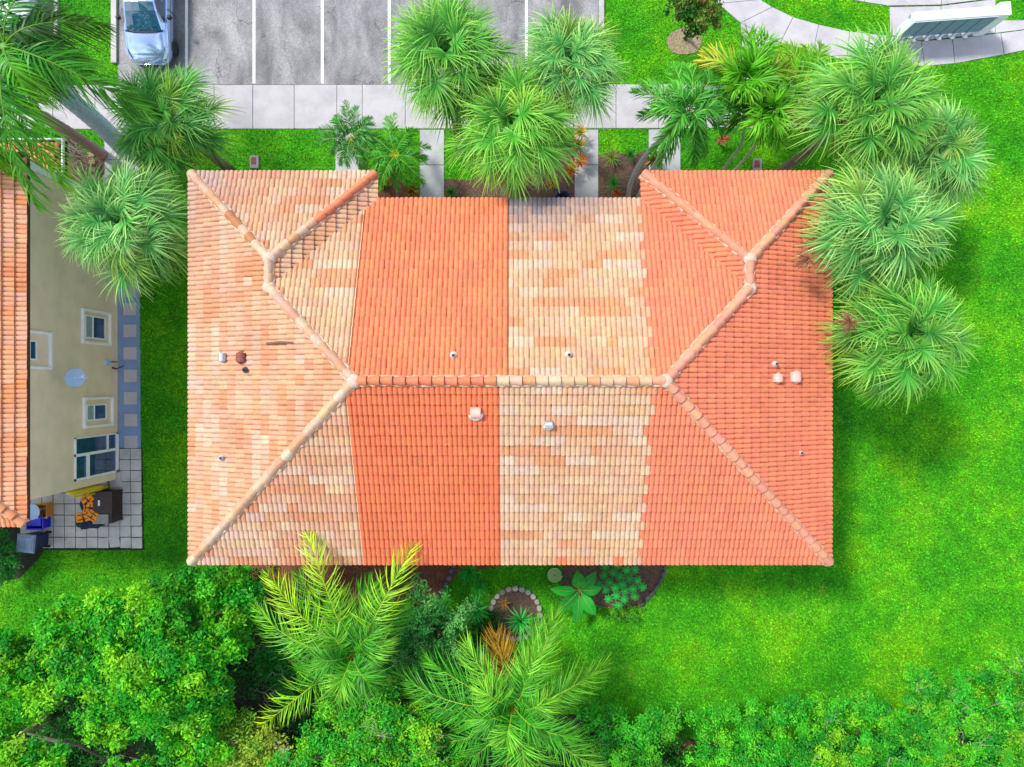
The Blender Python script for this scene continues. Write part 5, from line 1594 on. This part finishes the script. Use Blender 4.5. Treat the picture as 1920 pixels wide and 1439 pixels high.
# papaya-like plant: several star shaped lobed leaves
hb = P(1162, 1098, 0.7)
pap = empty('papaya_plant', (hb.x, hb.y, 0), 'clump of star shaped lobed leaves right of the banana plant', 'plant')
trunk_part(pap, [Vector((hb.x, hb.y, -0.05)), Vector(hb)], 0.06, 0.05, (0.22, 0.24, 0.14))
for i in range(22):
    a = i * 2.39996; r = 44 * math.sqrt((i + 0.3) / 22)
    e = np.array(P(1162 + r * math.cos(a), 1096 + r * 0.95 * math.sin(a), 1.15 - 0.4 * (i / 22) + rng.normal(0, 0.06)))
    lv = Leaves()
    lv.rod([np.array(hb), (np.array(hb) + e) / 2 + np.array([0, 0, 0.1]), e], 0.012, 0.008, (0.20, 0.38, 0.06))
    th = np.linspace(0, 2 * math.pi, 9)[:-1] + rng.uniform(0, 1)
    rr_ = np.array([0.0, 0.35, 0.7, 1.0])
    D = np.stack([np.cos(th), np.sin(th), rng.normal(0, 0.12, 8)], axis=1)
    C = e + D[:, None, :] * (0.20 * rr_)[None, :, None]; C[:, :, 2] -= 0.05 * rr_[None, :] ** 2
    W = np.stack([-np.sin(th), np.cos(th), np.full(8, 0.15)], axis=1)[:, None, :] * (np.array([0.012, 0.045, 0.036, 0.004]))[None, :, None]
    col = np.array([0.018, 0.33, 0.045]) * rng.uniform(0.8, 1.3)
    tt_ = np.tile(col, (8, 4, 1)) * np.array([1.7, 1.0, 1.0, 1.1])[None, :, None]
    lv.add(*strips(C, W, np.clip(tt_, 0, 1)))
    lv.build('leaf', M['leaf'], pap)
broadleaf('ground_cover', 'low lime green ground cover below the star leaved clump', 'plant', P(1170, 1155, 0),
          [(1160, 1152, 0.2, 0.4, 0.3, 0.15), (1185, 1148, 0.2, 0.35, 0.3, 0.15)], 94, 0.05, [(0.10, 0.38, 0.02), (0.05, 0.30, 0.02)], 0.12, 16, 16, 0.02)

# stone ring and stone edging: each stone a part
def stones(name, label, pts, seed, size=(0.25, 0.22), pal=((0.30, 0.28, 0.25), (0.24, 0.23, 0.24), (0.36, 0.33, 0.28))):
    rg = random.Random(seed)
    root = empty(name, P(pts[0][0], pts[0][1]), label, 'edging')
    for i, (x, y) in enumerate(pts):
        q = pts[min(i + 1, len(pts) - 1)]; pr_ = pts[max(i - 1, 0)]
        an = math.atan2(-(q[1] - pr_[1]), q[0] - pr_[0])
        p = P(x, y)
        b = MB()
        n = 8
        poly = []
        for k in range(n):
            a = 2 * math.pi * k / n + 0.39
            rx, ry = size[0] / 2 * rg.uniform(0.92, 1.12), size[1] / 2 * rg.uniform(0.9, 1.1)
            u, v = rx * math.cos(a), ry * math.sin(a)
            poly.append((p.x + u * math.cos(an) - v * math.sin(an), p.y + u * math.sin(an) + v * math.cos(an)))
        b.prism(poly, -0.02, 0.13 + rg.uniform(-0.015, 0.02), 0.028, vary(rg.choice(pal), rg, 0.12))
        b.build('stone', M['stone'], root)
    return root
ring = [(966 + 46 * math.cos(a), 1150 + 47 * math.sin(a)) for a in [math.radians(-168 + 15.6 * i) for i in range(20)]]
stones('stone_ring', 'ring of pale rounded edging stones around the large rosette', ring, 5)
stones('stone_edging', 'short curve of dark edging stones under the red south eave', [(851, 1058), (847, 1070), (842, 1083), (836, 1096), (828, 1108), (820, 1120)], 6, (0.26, 0.2), ((0.10, 0.11, 0.12), (0.14, 0.15, 0.15)))
stones('stone_edging', 'dark curved edging stones around the bed under the cream eave', [(1246, 1052), (1246, 1064), (1243, 1076), (1238, 1088), (1231, 1100), (1222, 1112), (1213, 1122), (1204, 1132)], 7, (0.27, 0.16), ((0.05, 0.055, 0.06), (0.08, 0.085, 0.09)))
# coiled hose
hc = P(1040, 1078, 0.16)
coil = []
for i in range(220):
    a = i / 220 * 2 * math.pi * 5; r = 0.03 + 0.27 * i / 220
    coil.append((hc.x + r * math.cos(a), hc.y + r * math.sin(a), hc.z + 0.02))
b = MB(); b.tube(coil, 0.018, 6)
hr = empty('coiled_hose', (hc.x, hc.y, 0), 'round pale green coiled hose below the cream south eave', 'hose')
b.build('coil', M['hose'], hr, True)
b = MB(); b.lathe((hc.x, hc.y, 0.0), [(0.24, 0.0), (0.30, 0.14), (0.31, 0.165), (0.02, 0.16)], 24); b.build('hose_pot', M['leafgreen'], hr, True)

# ------------------------------------------------------------------ things on the neighbour's patio
# kayak standing upright against the south wall
kb = P(203, 911.5, 0.04); kt_z = 2.5
kx, ky = kb.x, NYS - 0.24
kay = empty('kayak', (kx, ky, 0.04), 'yellow kayak standing upright against the beige house corner', 'kayak')
b = MB()
n = 14; ns = 12
vs, fs = [], []
for i in range(n + 1):
    t = i / n
    w = 0.36 * math.sin(math.pi * (0.06 + 0.88 * t)) ** 0.75; d = 0.20 * math.sin(math.pi * (0.08 + 0.84 * t)) ** 0.6
    z = 0.05 + t * kt_z; y = ky + 0.10 * t - 0.10 * math.cos(2 * math.pi * t) * 0.3
    for k in range(ns):
        a = 2 * math.pi * k / ns
        vs.append((kx - 0.05 + w * math.cos(a), y + d * math.sin(a) * (0.55 if math.sin(a) > 0 else 1.0), z))
for i in range(n):
    for k in range(ns):
        l = (k + 1) % ns; fs.append((i * ns + k, i * ns + l, (i + 1) * ns + l, (i + 1) * ns + k))
fs += [tuple(range(ns - 1, -1, -1)), tuple(range(n * ns, n * ns + ns))]
b.add(vs, fs); b.build('hull', M['yellow'], kay, True)
b = MB(); b.tube([(kx - 0.05, ky - 0.19, 0.4), (kx - 0.05, ky - 0.22, 1.3), (kx - 0.05, ky - 0.13, 2.2)], 0.035, 8); b.build('keel_ridge', M['yellow'], kay, True)
# storage bench with drawers and life vests
bc = P(191, 953, 0.87); bc.z = 0.0
bench = empty('storage_bench', (bc.x, bc.y, 0.04), 'dark brown wooden storage bench on the patio', 'bench')
b = MB(); b.box((bc.x - 0.02, bc.y, 0.44), (0.78, 1.22, 0.78)); bevel(b.build('cabinet', M['wicker'], bench), 0.02)
b = MB(); b.box((bc.x - 0.02, bc.y + 0.22, 0.855), (0.86, 0.86, 0.045)); bevel(b.build('lid', M['wicker'], bench), 0.012)
b = MB(); b.box((bc.x - 0.06, bc.y - 0.44, 0.855), (0.62, 0.38, 0.04)); bevel(b.build('tray', M['greybox'], bench), 0.012)
b = MB(); b.box((bc.x - 0.10, bc.y + 0.20, 0.89), (0.07, 0.22, 0.02)); b.build('handle', M['white'], bench)
for sx, sy in ((-1, -1), (1, -1), (1, 1), (-1, 1)):
    b = MB(); b.box((bc.x - 0.02 + sx * 0.36, bc.y + sy * 0.58, 0.06), (0.07, 0.07, 0.06)); b.build('foot', M['wicker'], bench)
def vest(px, py, z, rz, label, sx=1.0):
    c = P(px, py, z)
    root = empty('life_vest', c, label, 'life vest')
    ca, sa = math.cos(rz), math.sin(rz)
    for k in (-1, 1):
        b = MB(); o = 0.125 * k * sx
        b.box((c.x + o * ca, c.y + o * sa, c.z + 0.05), (0.21 * sx, 0.38, 0.09), rz + 0.12 * k)
        bevel(b.build('foam_panel', M['vest'], root), 0.035, 3)
    b = MB()
    for dy in (-0.09, 0.09):
        b.box((c.x - dy * sa, c.y + dy * ca, c.z + 0.10), (0.34 * sx, 0.03, 0.012), rz)
    b.build('strap', M['navy'], root)
vest(165, 936, 0.80, 0.7, 'orange life vest nearest the yellow kayak', 1.0)
vest(167, 952, 0.80, 1.5, 'orange life vest second from the yellow kayak', 1.0)
vest(158, 969, 0.80, 0.2, 'orange life vest farthest from the storage bench', 1.25)
vest(175, 967, 0.82, -0.6, 'tilted orange life vest against the storage bench', 0.9)
def duffel(px, py, rx, ry, h, label, seed):
    rg = np.random.default_rng(seed); c = P(px, py, h * 0.8); c.z = 0.0
    root = empty('duffel_bag', (c.x, c.y, 0.04), label, 'bag')
    vs, fs = [], []; n, m = 14, 9
    for j in range(m):
        ph = math.pi * (j / (m - 1)) - math.pi / 2
        for i in range(n):
            th = 2 * math.pi * i / n; k = 1 + rg.normal(0, 0.05)
            cs = abs(math.cos(ph)) ** 0.6
            vs.append((c.x + rx * cs * math.cos(th) * k, c.y + ry * cs * math.sin(th) * k, 0.04 + h / 2 + h / 2 * math.copysign(abs(math.sin(ph)) ** 0.7, ph) * k))
    for j in range(m - 1):
        for i in range(n):
            l = (i + 1) % n; fs.append((j * n + i, j * n + l, (j + 1) * n + l, (j + 1) * n + i))
    b = MB(); b.add(vs, fs); b.build('bag_body', M['navy'], root, True)
    b = MB(); b.tube([(c.x - rx * .6, c.y, h * 0.9), (c.x, c.y + 0.03, h + 0.14), (c.x + rx * .6, c.y, h * 0.9)], 0.02, 6); b.build('strap', M['blackplastic'], root)
duffel(157, 978, 0.34, 0.32, 0.74, 'rounder navy bag at the far end of the storage bench', 3)
duffel(176, 979, 0.32, 0.28, 0.74, 'navy bag under the tilted life vest', 4)
duffel(163, 945, 0.26, 0.46, 0.74, 'long dark bag beneath the two upper life vests', 5)

def crate(name, px0, py0, px1, py1, zt, mat, label, slots=False):
    a = P(px0, py1, zt); c = P(px1, py0, zt)
    cx, cy, w, d = (a.x + c.x) / 2, (a.y + c.y) / 2, c.x - a.x, c.y - a.y
    root = empty(name, (cx, cy, 0.04), label, 'crate')
    t = 0.02
    b = MB(); b.box((cx, cy, 0.07), (w * 0.9, d * 0.9, 0.04)); b.build('bottom', M[mat], root)
    for sx, sy in ((1, 0), (-1, 0), (0, 1), (0, -1)):
        b = MB()
        b.box((cx + sx * (w / 2 - t / 2), cy + sy * (d / 2 - t / 2), (zt + 0.06) / 2), (t if sx else w - 2 * t, t if sy else d, zt - 0.06)); b.build('side', M[mat], root)
    b = MB()
    for sx, sy in ((1, 0), (-1, 0), (0, 1), (0, -1)):
        b.box((cx + sx * (w / 2 + 0.012), cy + sy * (d / 2 + 0.012), zt), (0.04 if sx else w + 0.065, 0.04 if sy else d - 0.015, 0.03))
    b.build('rim', M[mat], root)
    return root
o = crate('storage_crate', 51, 970, 80, 992, 0.55, 'bluebin', 'bright blue plastic crate beside the wheeled bin')
c = P(64, 978, 0.575); b = MB(); b.box((c.x, c.y, 0.555), (0.52, 0.38, 0.03)); bevel(b.build('lid', M['bluebin'], o), 0.01)
b = MB(); b.box((c.x + 0.08, c.y + 0.14, 0.578), (0.14, 0.07, 0.008)); b.build('paper_label', M['white'], o)
crate('storage_crate', 68, 947, 87, 971, 0.5, 'orangebin', 'orange plastic crate next to the pale blue disc')
c = P(60, 960, 0.85); b = MB()
b.lathe((c.x, c.y, 0.80), [(0.05, 0.0), (0.20, 0.01), (0.31, 0.05), (0.32, 0.07), (0.29, 0.06), (0.05, 0.03)], 26)
tb_ = empty('round_table', (c.x, c.y, 0.04), 'small pale blue round table beside the house corner', 'table')
b.build('table_top', M['disc'], tb_, True)
b = MB(); b.lathe((c.x, c.y, 0.04), [(0.18, 0.0), (0.17, 0.03), (0.03, 0.06), (0.025, 0.76)], 14); b.build('pedestal', M['white'], tb_, True)
# wheeled bin
bb_ = P(85, 1003, 0.0)
bcx, bcy = P(47, 1020, 1.08).x, P(47, 1020, 1.08).y
bin_ = empty('wheeled_bin', (bcx, bcy, 0.0), 'dark blue wheeled bin with grey lid at the patio corner', 'bin')
b = MB(); an = -0.10
ca, sa = math.cos(an), math.sin(an)
def rb(x, y): return (bcx + x * ca - y * sa, bcy + x * sa + y * ca)
lo = [rb(x, y) for x, y in ((-0.24, -0.25), (0.26, -0.25), (0.26, 0.25), (-0.24, 0.25))]
hi = [rb(x, y) for x, y in ((-0.31, -0.32), (0.33, -0.32), (0.33, 0.32), (-0.31, 0.32))]
b.add([(x, y, 0.05) for x, y in lo] + [(x, y, 1.0) for x, y in hi], [(3, 2, 1, 0), (4, 5, 6, 7), (0, 1, 5, 4), (1, 2, 6, 5), (2, 3, 7, 6), (3, 0, 4, 7)])
bevel(b.build('bin_body', M['binbody'], bin_), 0.03)
b = MB()
for z0, z1, s in ((1.0, 1.05, 1.06), (1.05, 1.085, 0.97), (1.085, 1.105, 0.80)):
    q = [rb(x * s, y * s) for x, y in ((-0.34, -0.34), (0.34, -0.34), (0.34, 0.34), (-0.34, 0.34))]
    b.prism(q, z0, z1, 0.012)
lid = b.build('bin_lid', M['binlid'], bin_)
b = MB(); b.prism([rb(x, y) for x, y in ((-0.02, -0.26), (0.005, -0.26), (0.005, 0.26), (-0.02, 0.26))], 1.10, 1.115); b.build('lid_ridge', M['binlid'], lid)
b = MB(); b.tube([(*rb(0.37, -0.24), 1.0), (*rb(0.41, -0.24), 1.02), (*rb(0.41, 0.24), 1.02), (*rb(0.37, 0.24), 1.0)], 0.018, 8); b.build('handle', M['blackplastic'], bin_)
for s in (-1, 1):
    x, y = rb(0.27, 0.29 * s); ax = Vector((-sa, ca, 0))
    b = MB(); b.lathe(Vector((x, y, 0.12)) - ax * 0.03, [(0.03, 0), (0.115, 0.005), (0.12, 0.03), (0.115, 0.055), (0.03, 0.06)], 18, axis=ax); b.build('wheel', M['rubber'], bin_, True)
# hose end on the patio
c = P(213, 949, 0.06); b = MB(); b.lathe((c.x, c.y, 0.04), [(0.05, 0), (0.05, 0.05), (0.02, 0.06)], 12)
b.tube([(c.x, c.y, 0.06), (c.x + 0.08, c.y - 0.12, 0.05), (c.x + 0.22, c.y - 0.06, 0.05), (c.x + 0.26, c.y - 0.14, 0.05)], 0.01, 6)
tag(b.build('hose_fitting', M['blackplastic'], origin=(c.x, c.y, 0.04)), 'small black hose fitting lying on the patio pavers', 'fitting')
# utility boxes in the lawn, blue bin by the eave
for x, y, l in ((478, 305, 'grey utility box lid in the lawn above the tan wing'), (1419, 311, 'grey utility box lid in the lawn above the salmon wing')):
    c = P(x, y); r = empty('utility_box', c, l, 'utility box')
    b = MB(); b.box((c.x, c.y, 0.04), (0.36, 0.52, 0.12)); bevel(b.build('box', M['greybox'], r), 0.02)
    b = MB(); b.box((c.x - 0.02, c.y + 0.04, 0.105), (0.20, 0.28, 0.014)); b.build('lid', M['rustmetal'], r)
c = P(1056, 372, 0.8)
r = empty('blue_tub', (c.x, c.y, 0.03), 'dark blue tub half hidden by the cream north eave', 'tub')
b = MB(); b.lathe((c.x, c.y, 0.03), [(0.26, 0.0), (0.34, 0.55), (0.37, 0.56), (0.37, 0.60), (0.32, 0.60), (0.25, 0.06)], 20); b.build('tub_body', M['binbody'], r, True)
HARD.append([(c.x + .3 * math.cos(t), c.y + .3 * math.sin(t)) for t in np.linspace(0, 6, 8)])

# ------------------------------------------------------------------ mailboxes
mp0 = P(1718, 42, 1.65); mp1 = P(1872, 31, 1.65)
md_ = (mp1 - mp0); mL = md_.length; md_.normalize()
mn = Vector((-md_.y, md_.x, 0))
mang = math.atan2(md_.y, md_.x)
mroot = empty('mailbox_bank', mp0.lerp(mp1, 0.5) * 1.0 - Vector((0, 0, 1.615)), 'long white roofed bank of blue grey mailboxes on the concrete pad', 'mailbox')
u = mL / 6
def mpt(a, d, z): q = mp0 + md_ * a + mn * d; return (q.x, q.y, z)
for i in range(6):
    b = MB(); b.box(mpt((i + 0.5) * u, 0.20, 1.00), (u - 0.014, 0.36, 1.20), mang); cab = bevel(b.build('cabinet', M['bluebox'], mroot), 0.008)
    b = MB(); b.box(mpt((i + 0.5) * u, 0.014, 1.00), (u - 0.06, 0.012, 1.12), mang); dr_ = b.build('door', M['bluebox'], cab)
    b = MB(); b.lathe(mpt((i + 0.5) * u, 0.10, 0.035), [(0.16, 0.0), (0.15, 0.03), (0.075, 0.05), (0.07, 0.40)], 14); b.build('post', M['steel'], mroot, True)
b = MB()
for k, (d0, d1, z0, z1) in enumerate(((-0.01, 0.40, 1.60, 1.64), (0.03, 0.40, 1.64, 1.665))):
    b.box(mpt(mL / 2 - 0.0, (d0 + d1) / 2, (z0 + z1) / 2), (mL + 0.08, d1 - d0, z1 - z0), mang)
bevel(b.build('roof', M['mailroof'], mroot), 0.008)
b = MB(); b.box(mpt(-0.03, 0.20, 1.0), (0.05, 0.38, 1.2), mang); ep = b.build('end_panel', M['white'], mroot)
b = MB(); b.box(mpt(-0.058, 0.36, 1.36), (0.004, 0.10, 0.16), mang); st_ = b.build('sticker', M['bluebox'], ep)
b = MB(); q = [mpt(-0.061, 0.33, 1.39), mpt(-0.061, 0.39, 1.39), mpt(-0.061, 0.36, 1.32)]; b.add(q, [(0, 1, 2)]); b.build('sticker_mark', M['white'], ep)
b = MB(); b.box(mpt(mL + 0.26, 0.26, 0.88), (0.42, 0.50, 1.66), mang); pl = bevel(b.build('parcel_locker', M['white'], mroot), 0.012)
b = MB(); b.box(mpt(mL + 0.26, 0.005, 0.9), (0.34, 0.012, 1.3), mang); b.build('door', M['white'], pl)

# ------------------------------------------------------------------ cars
def car(label, cx, yf, paint, rz=0.0):
    """small hatchback, nose towards -y; built from lofted sections"""
    root = empty('parked_car', (cx, yf, 0.014), label, 'car', 'cars parked in the bays')
    def W(x, y, z): return (cx + x, yf + y, z + 0.014)
    secs = [(0.00, 0.50, 0.34, 0.52), (0.05, 0.66, 0.28, 0.62), (0.16, 0.76, 0.22, 0.70), (0.36, 0.85, 0.2, 0.79), (0.70, 0.89, 0.2, 0.88), (1.05, 0.90, 0.2, 0.95), (1.35, 0.905, 0.2, 0.985), (1.9, 0.905, 0.2, 0.99), (2.8, 0.905, 0.2, 1.0), (3.5, 0.90, 0.2, 1.02), (3.9, 0.87, 0.22, 1.0), (4.15, 0.80, 0.28, 0.92), (4.22, 0.70, 0.36, 0.75)]
    vs, fs = [], []
    m = 0
    for y, hw, zl, zt in secs:
        half = [(hw * 0.90, zl), (hw * 0.99, zl + (zt - zl) * 0.30), (hw, zl + (zt - zl) * 0.55), (hw * 0.985, zl + (zt - zl) * 0.78), (hw * 0.93, zt - 0.045), (hw * 0.84, zt - 0.008), (hw * 0.5, zt + 0.022), (0, zt + 0.032)]
        ring_ = half + [(-x, z) for x, z in half[-2::-1]]
        m = len(ring_)
        vs += [W(x, y, z) for x, z in ring_]
    for i in range(len(secs) - 1):
        for k in range(m - 1):
            fs.append((i * m + k, i * m + k + 1, (i + 1) * m + k + 1, (i + 1) * m + k))
        fs.append((i * m + m - 1, i * m, (i + 1) * m, (i + 1) * m + m - 1))
    fs += [tuple(range(m)), tuple(range(len(secs) * m - 1, (len(secs) - 1) * m - 1, -1))]
    b = MB(); b.add(vs, fs); body = b.build('body', M[paint], root, True)
    sub = body.modifiers.new('s', 'SUBSURF'); sub.levels = 1; sub.render_levels = 2
    # greenhouse
    cs = [(1.10, 0.985, 0.76, 0.80), (1.40, 1.14, 0.70, 0.80), (1.72, 1.31, 0.645, 0.80), (2.02, 1.43, 0.60, 0.80), (2.6, 1.48, 0.60, 0.80), (3.2, 1.45, 0.59, 0.80), (3.65, 1.28, 0.62, 0.79), (3.98, 1.03, 0.68, 0.77)]
    prof = lambda s: [(s[3], 0.975), (s[2], s[1] - 0.02), (s[2] * 0.90, s[1] + 0.005), (s[2] * 0.5, s[1] + 0.03), (0, s[1] + 0.038)]
    parts = {}
    for i in range(len(cs) - 1):
        a = prof(cs[i]); c = prof(cs[i + 1])
        A = [W(x, cs[i][0], z) for x, z in a] + [W(-x, cs[i][0], z) for x, z in a[-2::-1]]
        B = [W(x, cs[i + 1][0], z) for x, z in c] + [W(-x, cs[i + 1][0], z) for x, z in c[-2::-1]]
        for k in range(8):
            if k in (0, 7): key = 'side_window' if 0 < i < 6 and i != 4 else 'pillar'
            elif k in (1, 6): key = 'pillar'
            else: key = 'windshield' if i < 3 else 'roof' if i < 5 else 'rear_window'
            pk = (key, k > 3, i > 4) if key == 'side_window' else (key, k > 3, 0) if key == 'pillar' else (key, 0, 0)
            parts.setdefault(pk, MB()).add([A[k], A[k + 1], B[k + 1], B[k]], [(0, 1, 2, 3)])
    for (key, _s, _r), q in parts.items():
        q.build(key, M['carglass'] if 'wind' in key else M[paint], root, key in ('roof',))
    b = MB(); b.tube([W(-0.74, 1.13, 1.0), W(-0.4, 1.06, 1.025), W(0, 1.045, 1.035), W(0.4, 1.06, 1.025), W(0.74, 1.13, 1.0)], 0.022, 6); b.build('wiper_cowl', M['blackplastic'], root, True)
    b = MB(); b.tube([W(-0.1, 1.12, 1.04), W(0.5, 1.24, 1.10)], 0.010, 5); b.build('wiper', M['blackplastic'], root)
    for s in (-1, 1):
        b = MB(); b.lathe(W(s * 0.99, 1.62, 1.02), [(0.03, -0.09), (0.085, -0.05), (0.10, 0.02), (0.06, 0.09)], 12, axis=(s * 1.0, -0.25, 0.1)); mir = b.build('mirror', M['blackplastic'], root, True)
        b = MB(); vs2 = [W(s * x, y, z) for x, y, z in ((0.58, 0.10, 0.685), (0.74, 0.17, 0.70), (0.845, 0.42, 0.80), (0.80, 0.58, 0.865), (0.70, 0.34, 0.80))]
        b.add([(v[0], v[1], v[2] + 0.012) for v in vs2], [(0, 1, 2, 3, 4) if s > 0 else (4, 3, 2, 1, 0)]); b.build('headlight', M['curtain'], root)
        b = MB(); b.box(W(s * 0.908, 2.0, 0.66), (0.012, 0.018, 0.60)); b.box(W(s * 0.908, 2.95, 0.66), (0.012, 0.018, 0.60)); b.build('door_gap', M['blackplastic'], root)
        for y in (0.78, 3.35):
            w = empty('wheel', (0, 0, 0)); w.parent = root; w.location = (s * 0.80, y, 0.30)
            c = Vector(W(s * 0.80, y, 0.30))
            b = MB(); b.lathe(c - Vector((0.10, 0, 0)), [(0.19, 0), (0.29, 0.005), (0.305, 0.04), (0.305, 0.17), (0.29, 0.205), (0.19, 0.21)], 26, axis=(1, 0, 0)); b.build('tyre', M['rubber'], w, True)
            b = MB(); b.lathe(c - Vector((0.09, 0, 0)), [(0.05, 0), (0.18, 0.02), (0.19, 0.09), (0.18, 0.17), (0.05, 0.19)], 20, axis=(1, 0, 0)); b.build('rim', M['alloy'], w, True)
    b = MB(); b.box(W(0, -0.005, 0.42), (0.9, 0.03, 0.16)); bevel(b.build('grille', M['blackplastic'], root), 0.01)
    return root
car('silver hatchback parked nose in beside the kerb', -14.32, 12.62, 'silver')
car('pale car half hidden by palm fronds in the top corner', -19.75, 13.95, 'pearl')

# ------------------------------------------------------------------ grass blades over the lawn
def poly_mask(X, Y, poly):
    r = np.zeros(len(X), dtype=bool)
    n = len(poly)
    for i in range(n):
        x0, y0 = poly[i]; x1, y1 = poly[(i + 1) % n]
        if y0 == y1: continue
        c = ((y0 > Y) != (y1 > Y)) & (X < (x1 - x0) * (Y - y0) / (y1 - y0) + x0)
        r ^= c
    return r
gr = np.random.default_rng(99)
N = 700000
gx = gr.uniform(-21.5, 21.5, N); gy = gr.uniform(-16.2, 16.2, N)
keep = np.ones(N, dtype=bool)
for poly in HARD:
    keep &= ~poly_mask(gx, gy, poly)
gx, gy = gx[keep], gy[keep]
n = len(gx)
az = gr.uniform(0, 2 * math.pi, n); hgt = gr.uniform(0.03, 0.09, n); ln = gr.uniform(0.03, 0.09, n); wd = gr.uniform(0.010, 0.022, n)
b0 = np.stack([gx, gy, np.full(n, -0.005)], axis=1)
sd = np.stack([-np.sin(az), np.cos(az), np.zeros(n)], axis=1) * wd[:, None]
tp3 = b0 + np.stack([np.cos(az) * ln, np.sin(az) * ln, hgt], axis=1)
v = np.stack([b0 - sd, b0 + sd, tp3], axis=1).reshape(-1, 3)
k = gr.uniform(0.45, 2.0, (n, 1)) * np.array([[1.0, 1.0, 1.0]])
yl = gr.random(n) > 0.93
k[yl] *= np.array([2.2, 1.2, 1.5])
tag(np_object('grass', v, np.arange(n * 3).reshape(n, 3), M['lawn'], None, np.repeat(k, 3, axis=0)), 'short bright green turf covering the open lawn', 'grass', kind='stuff')
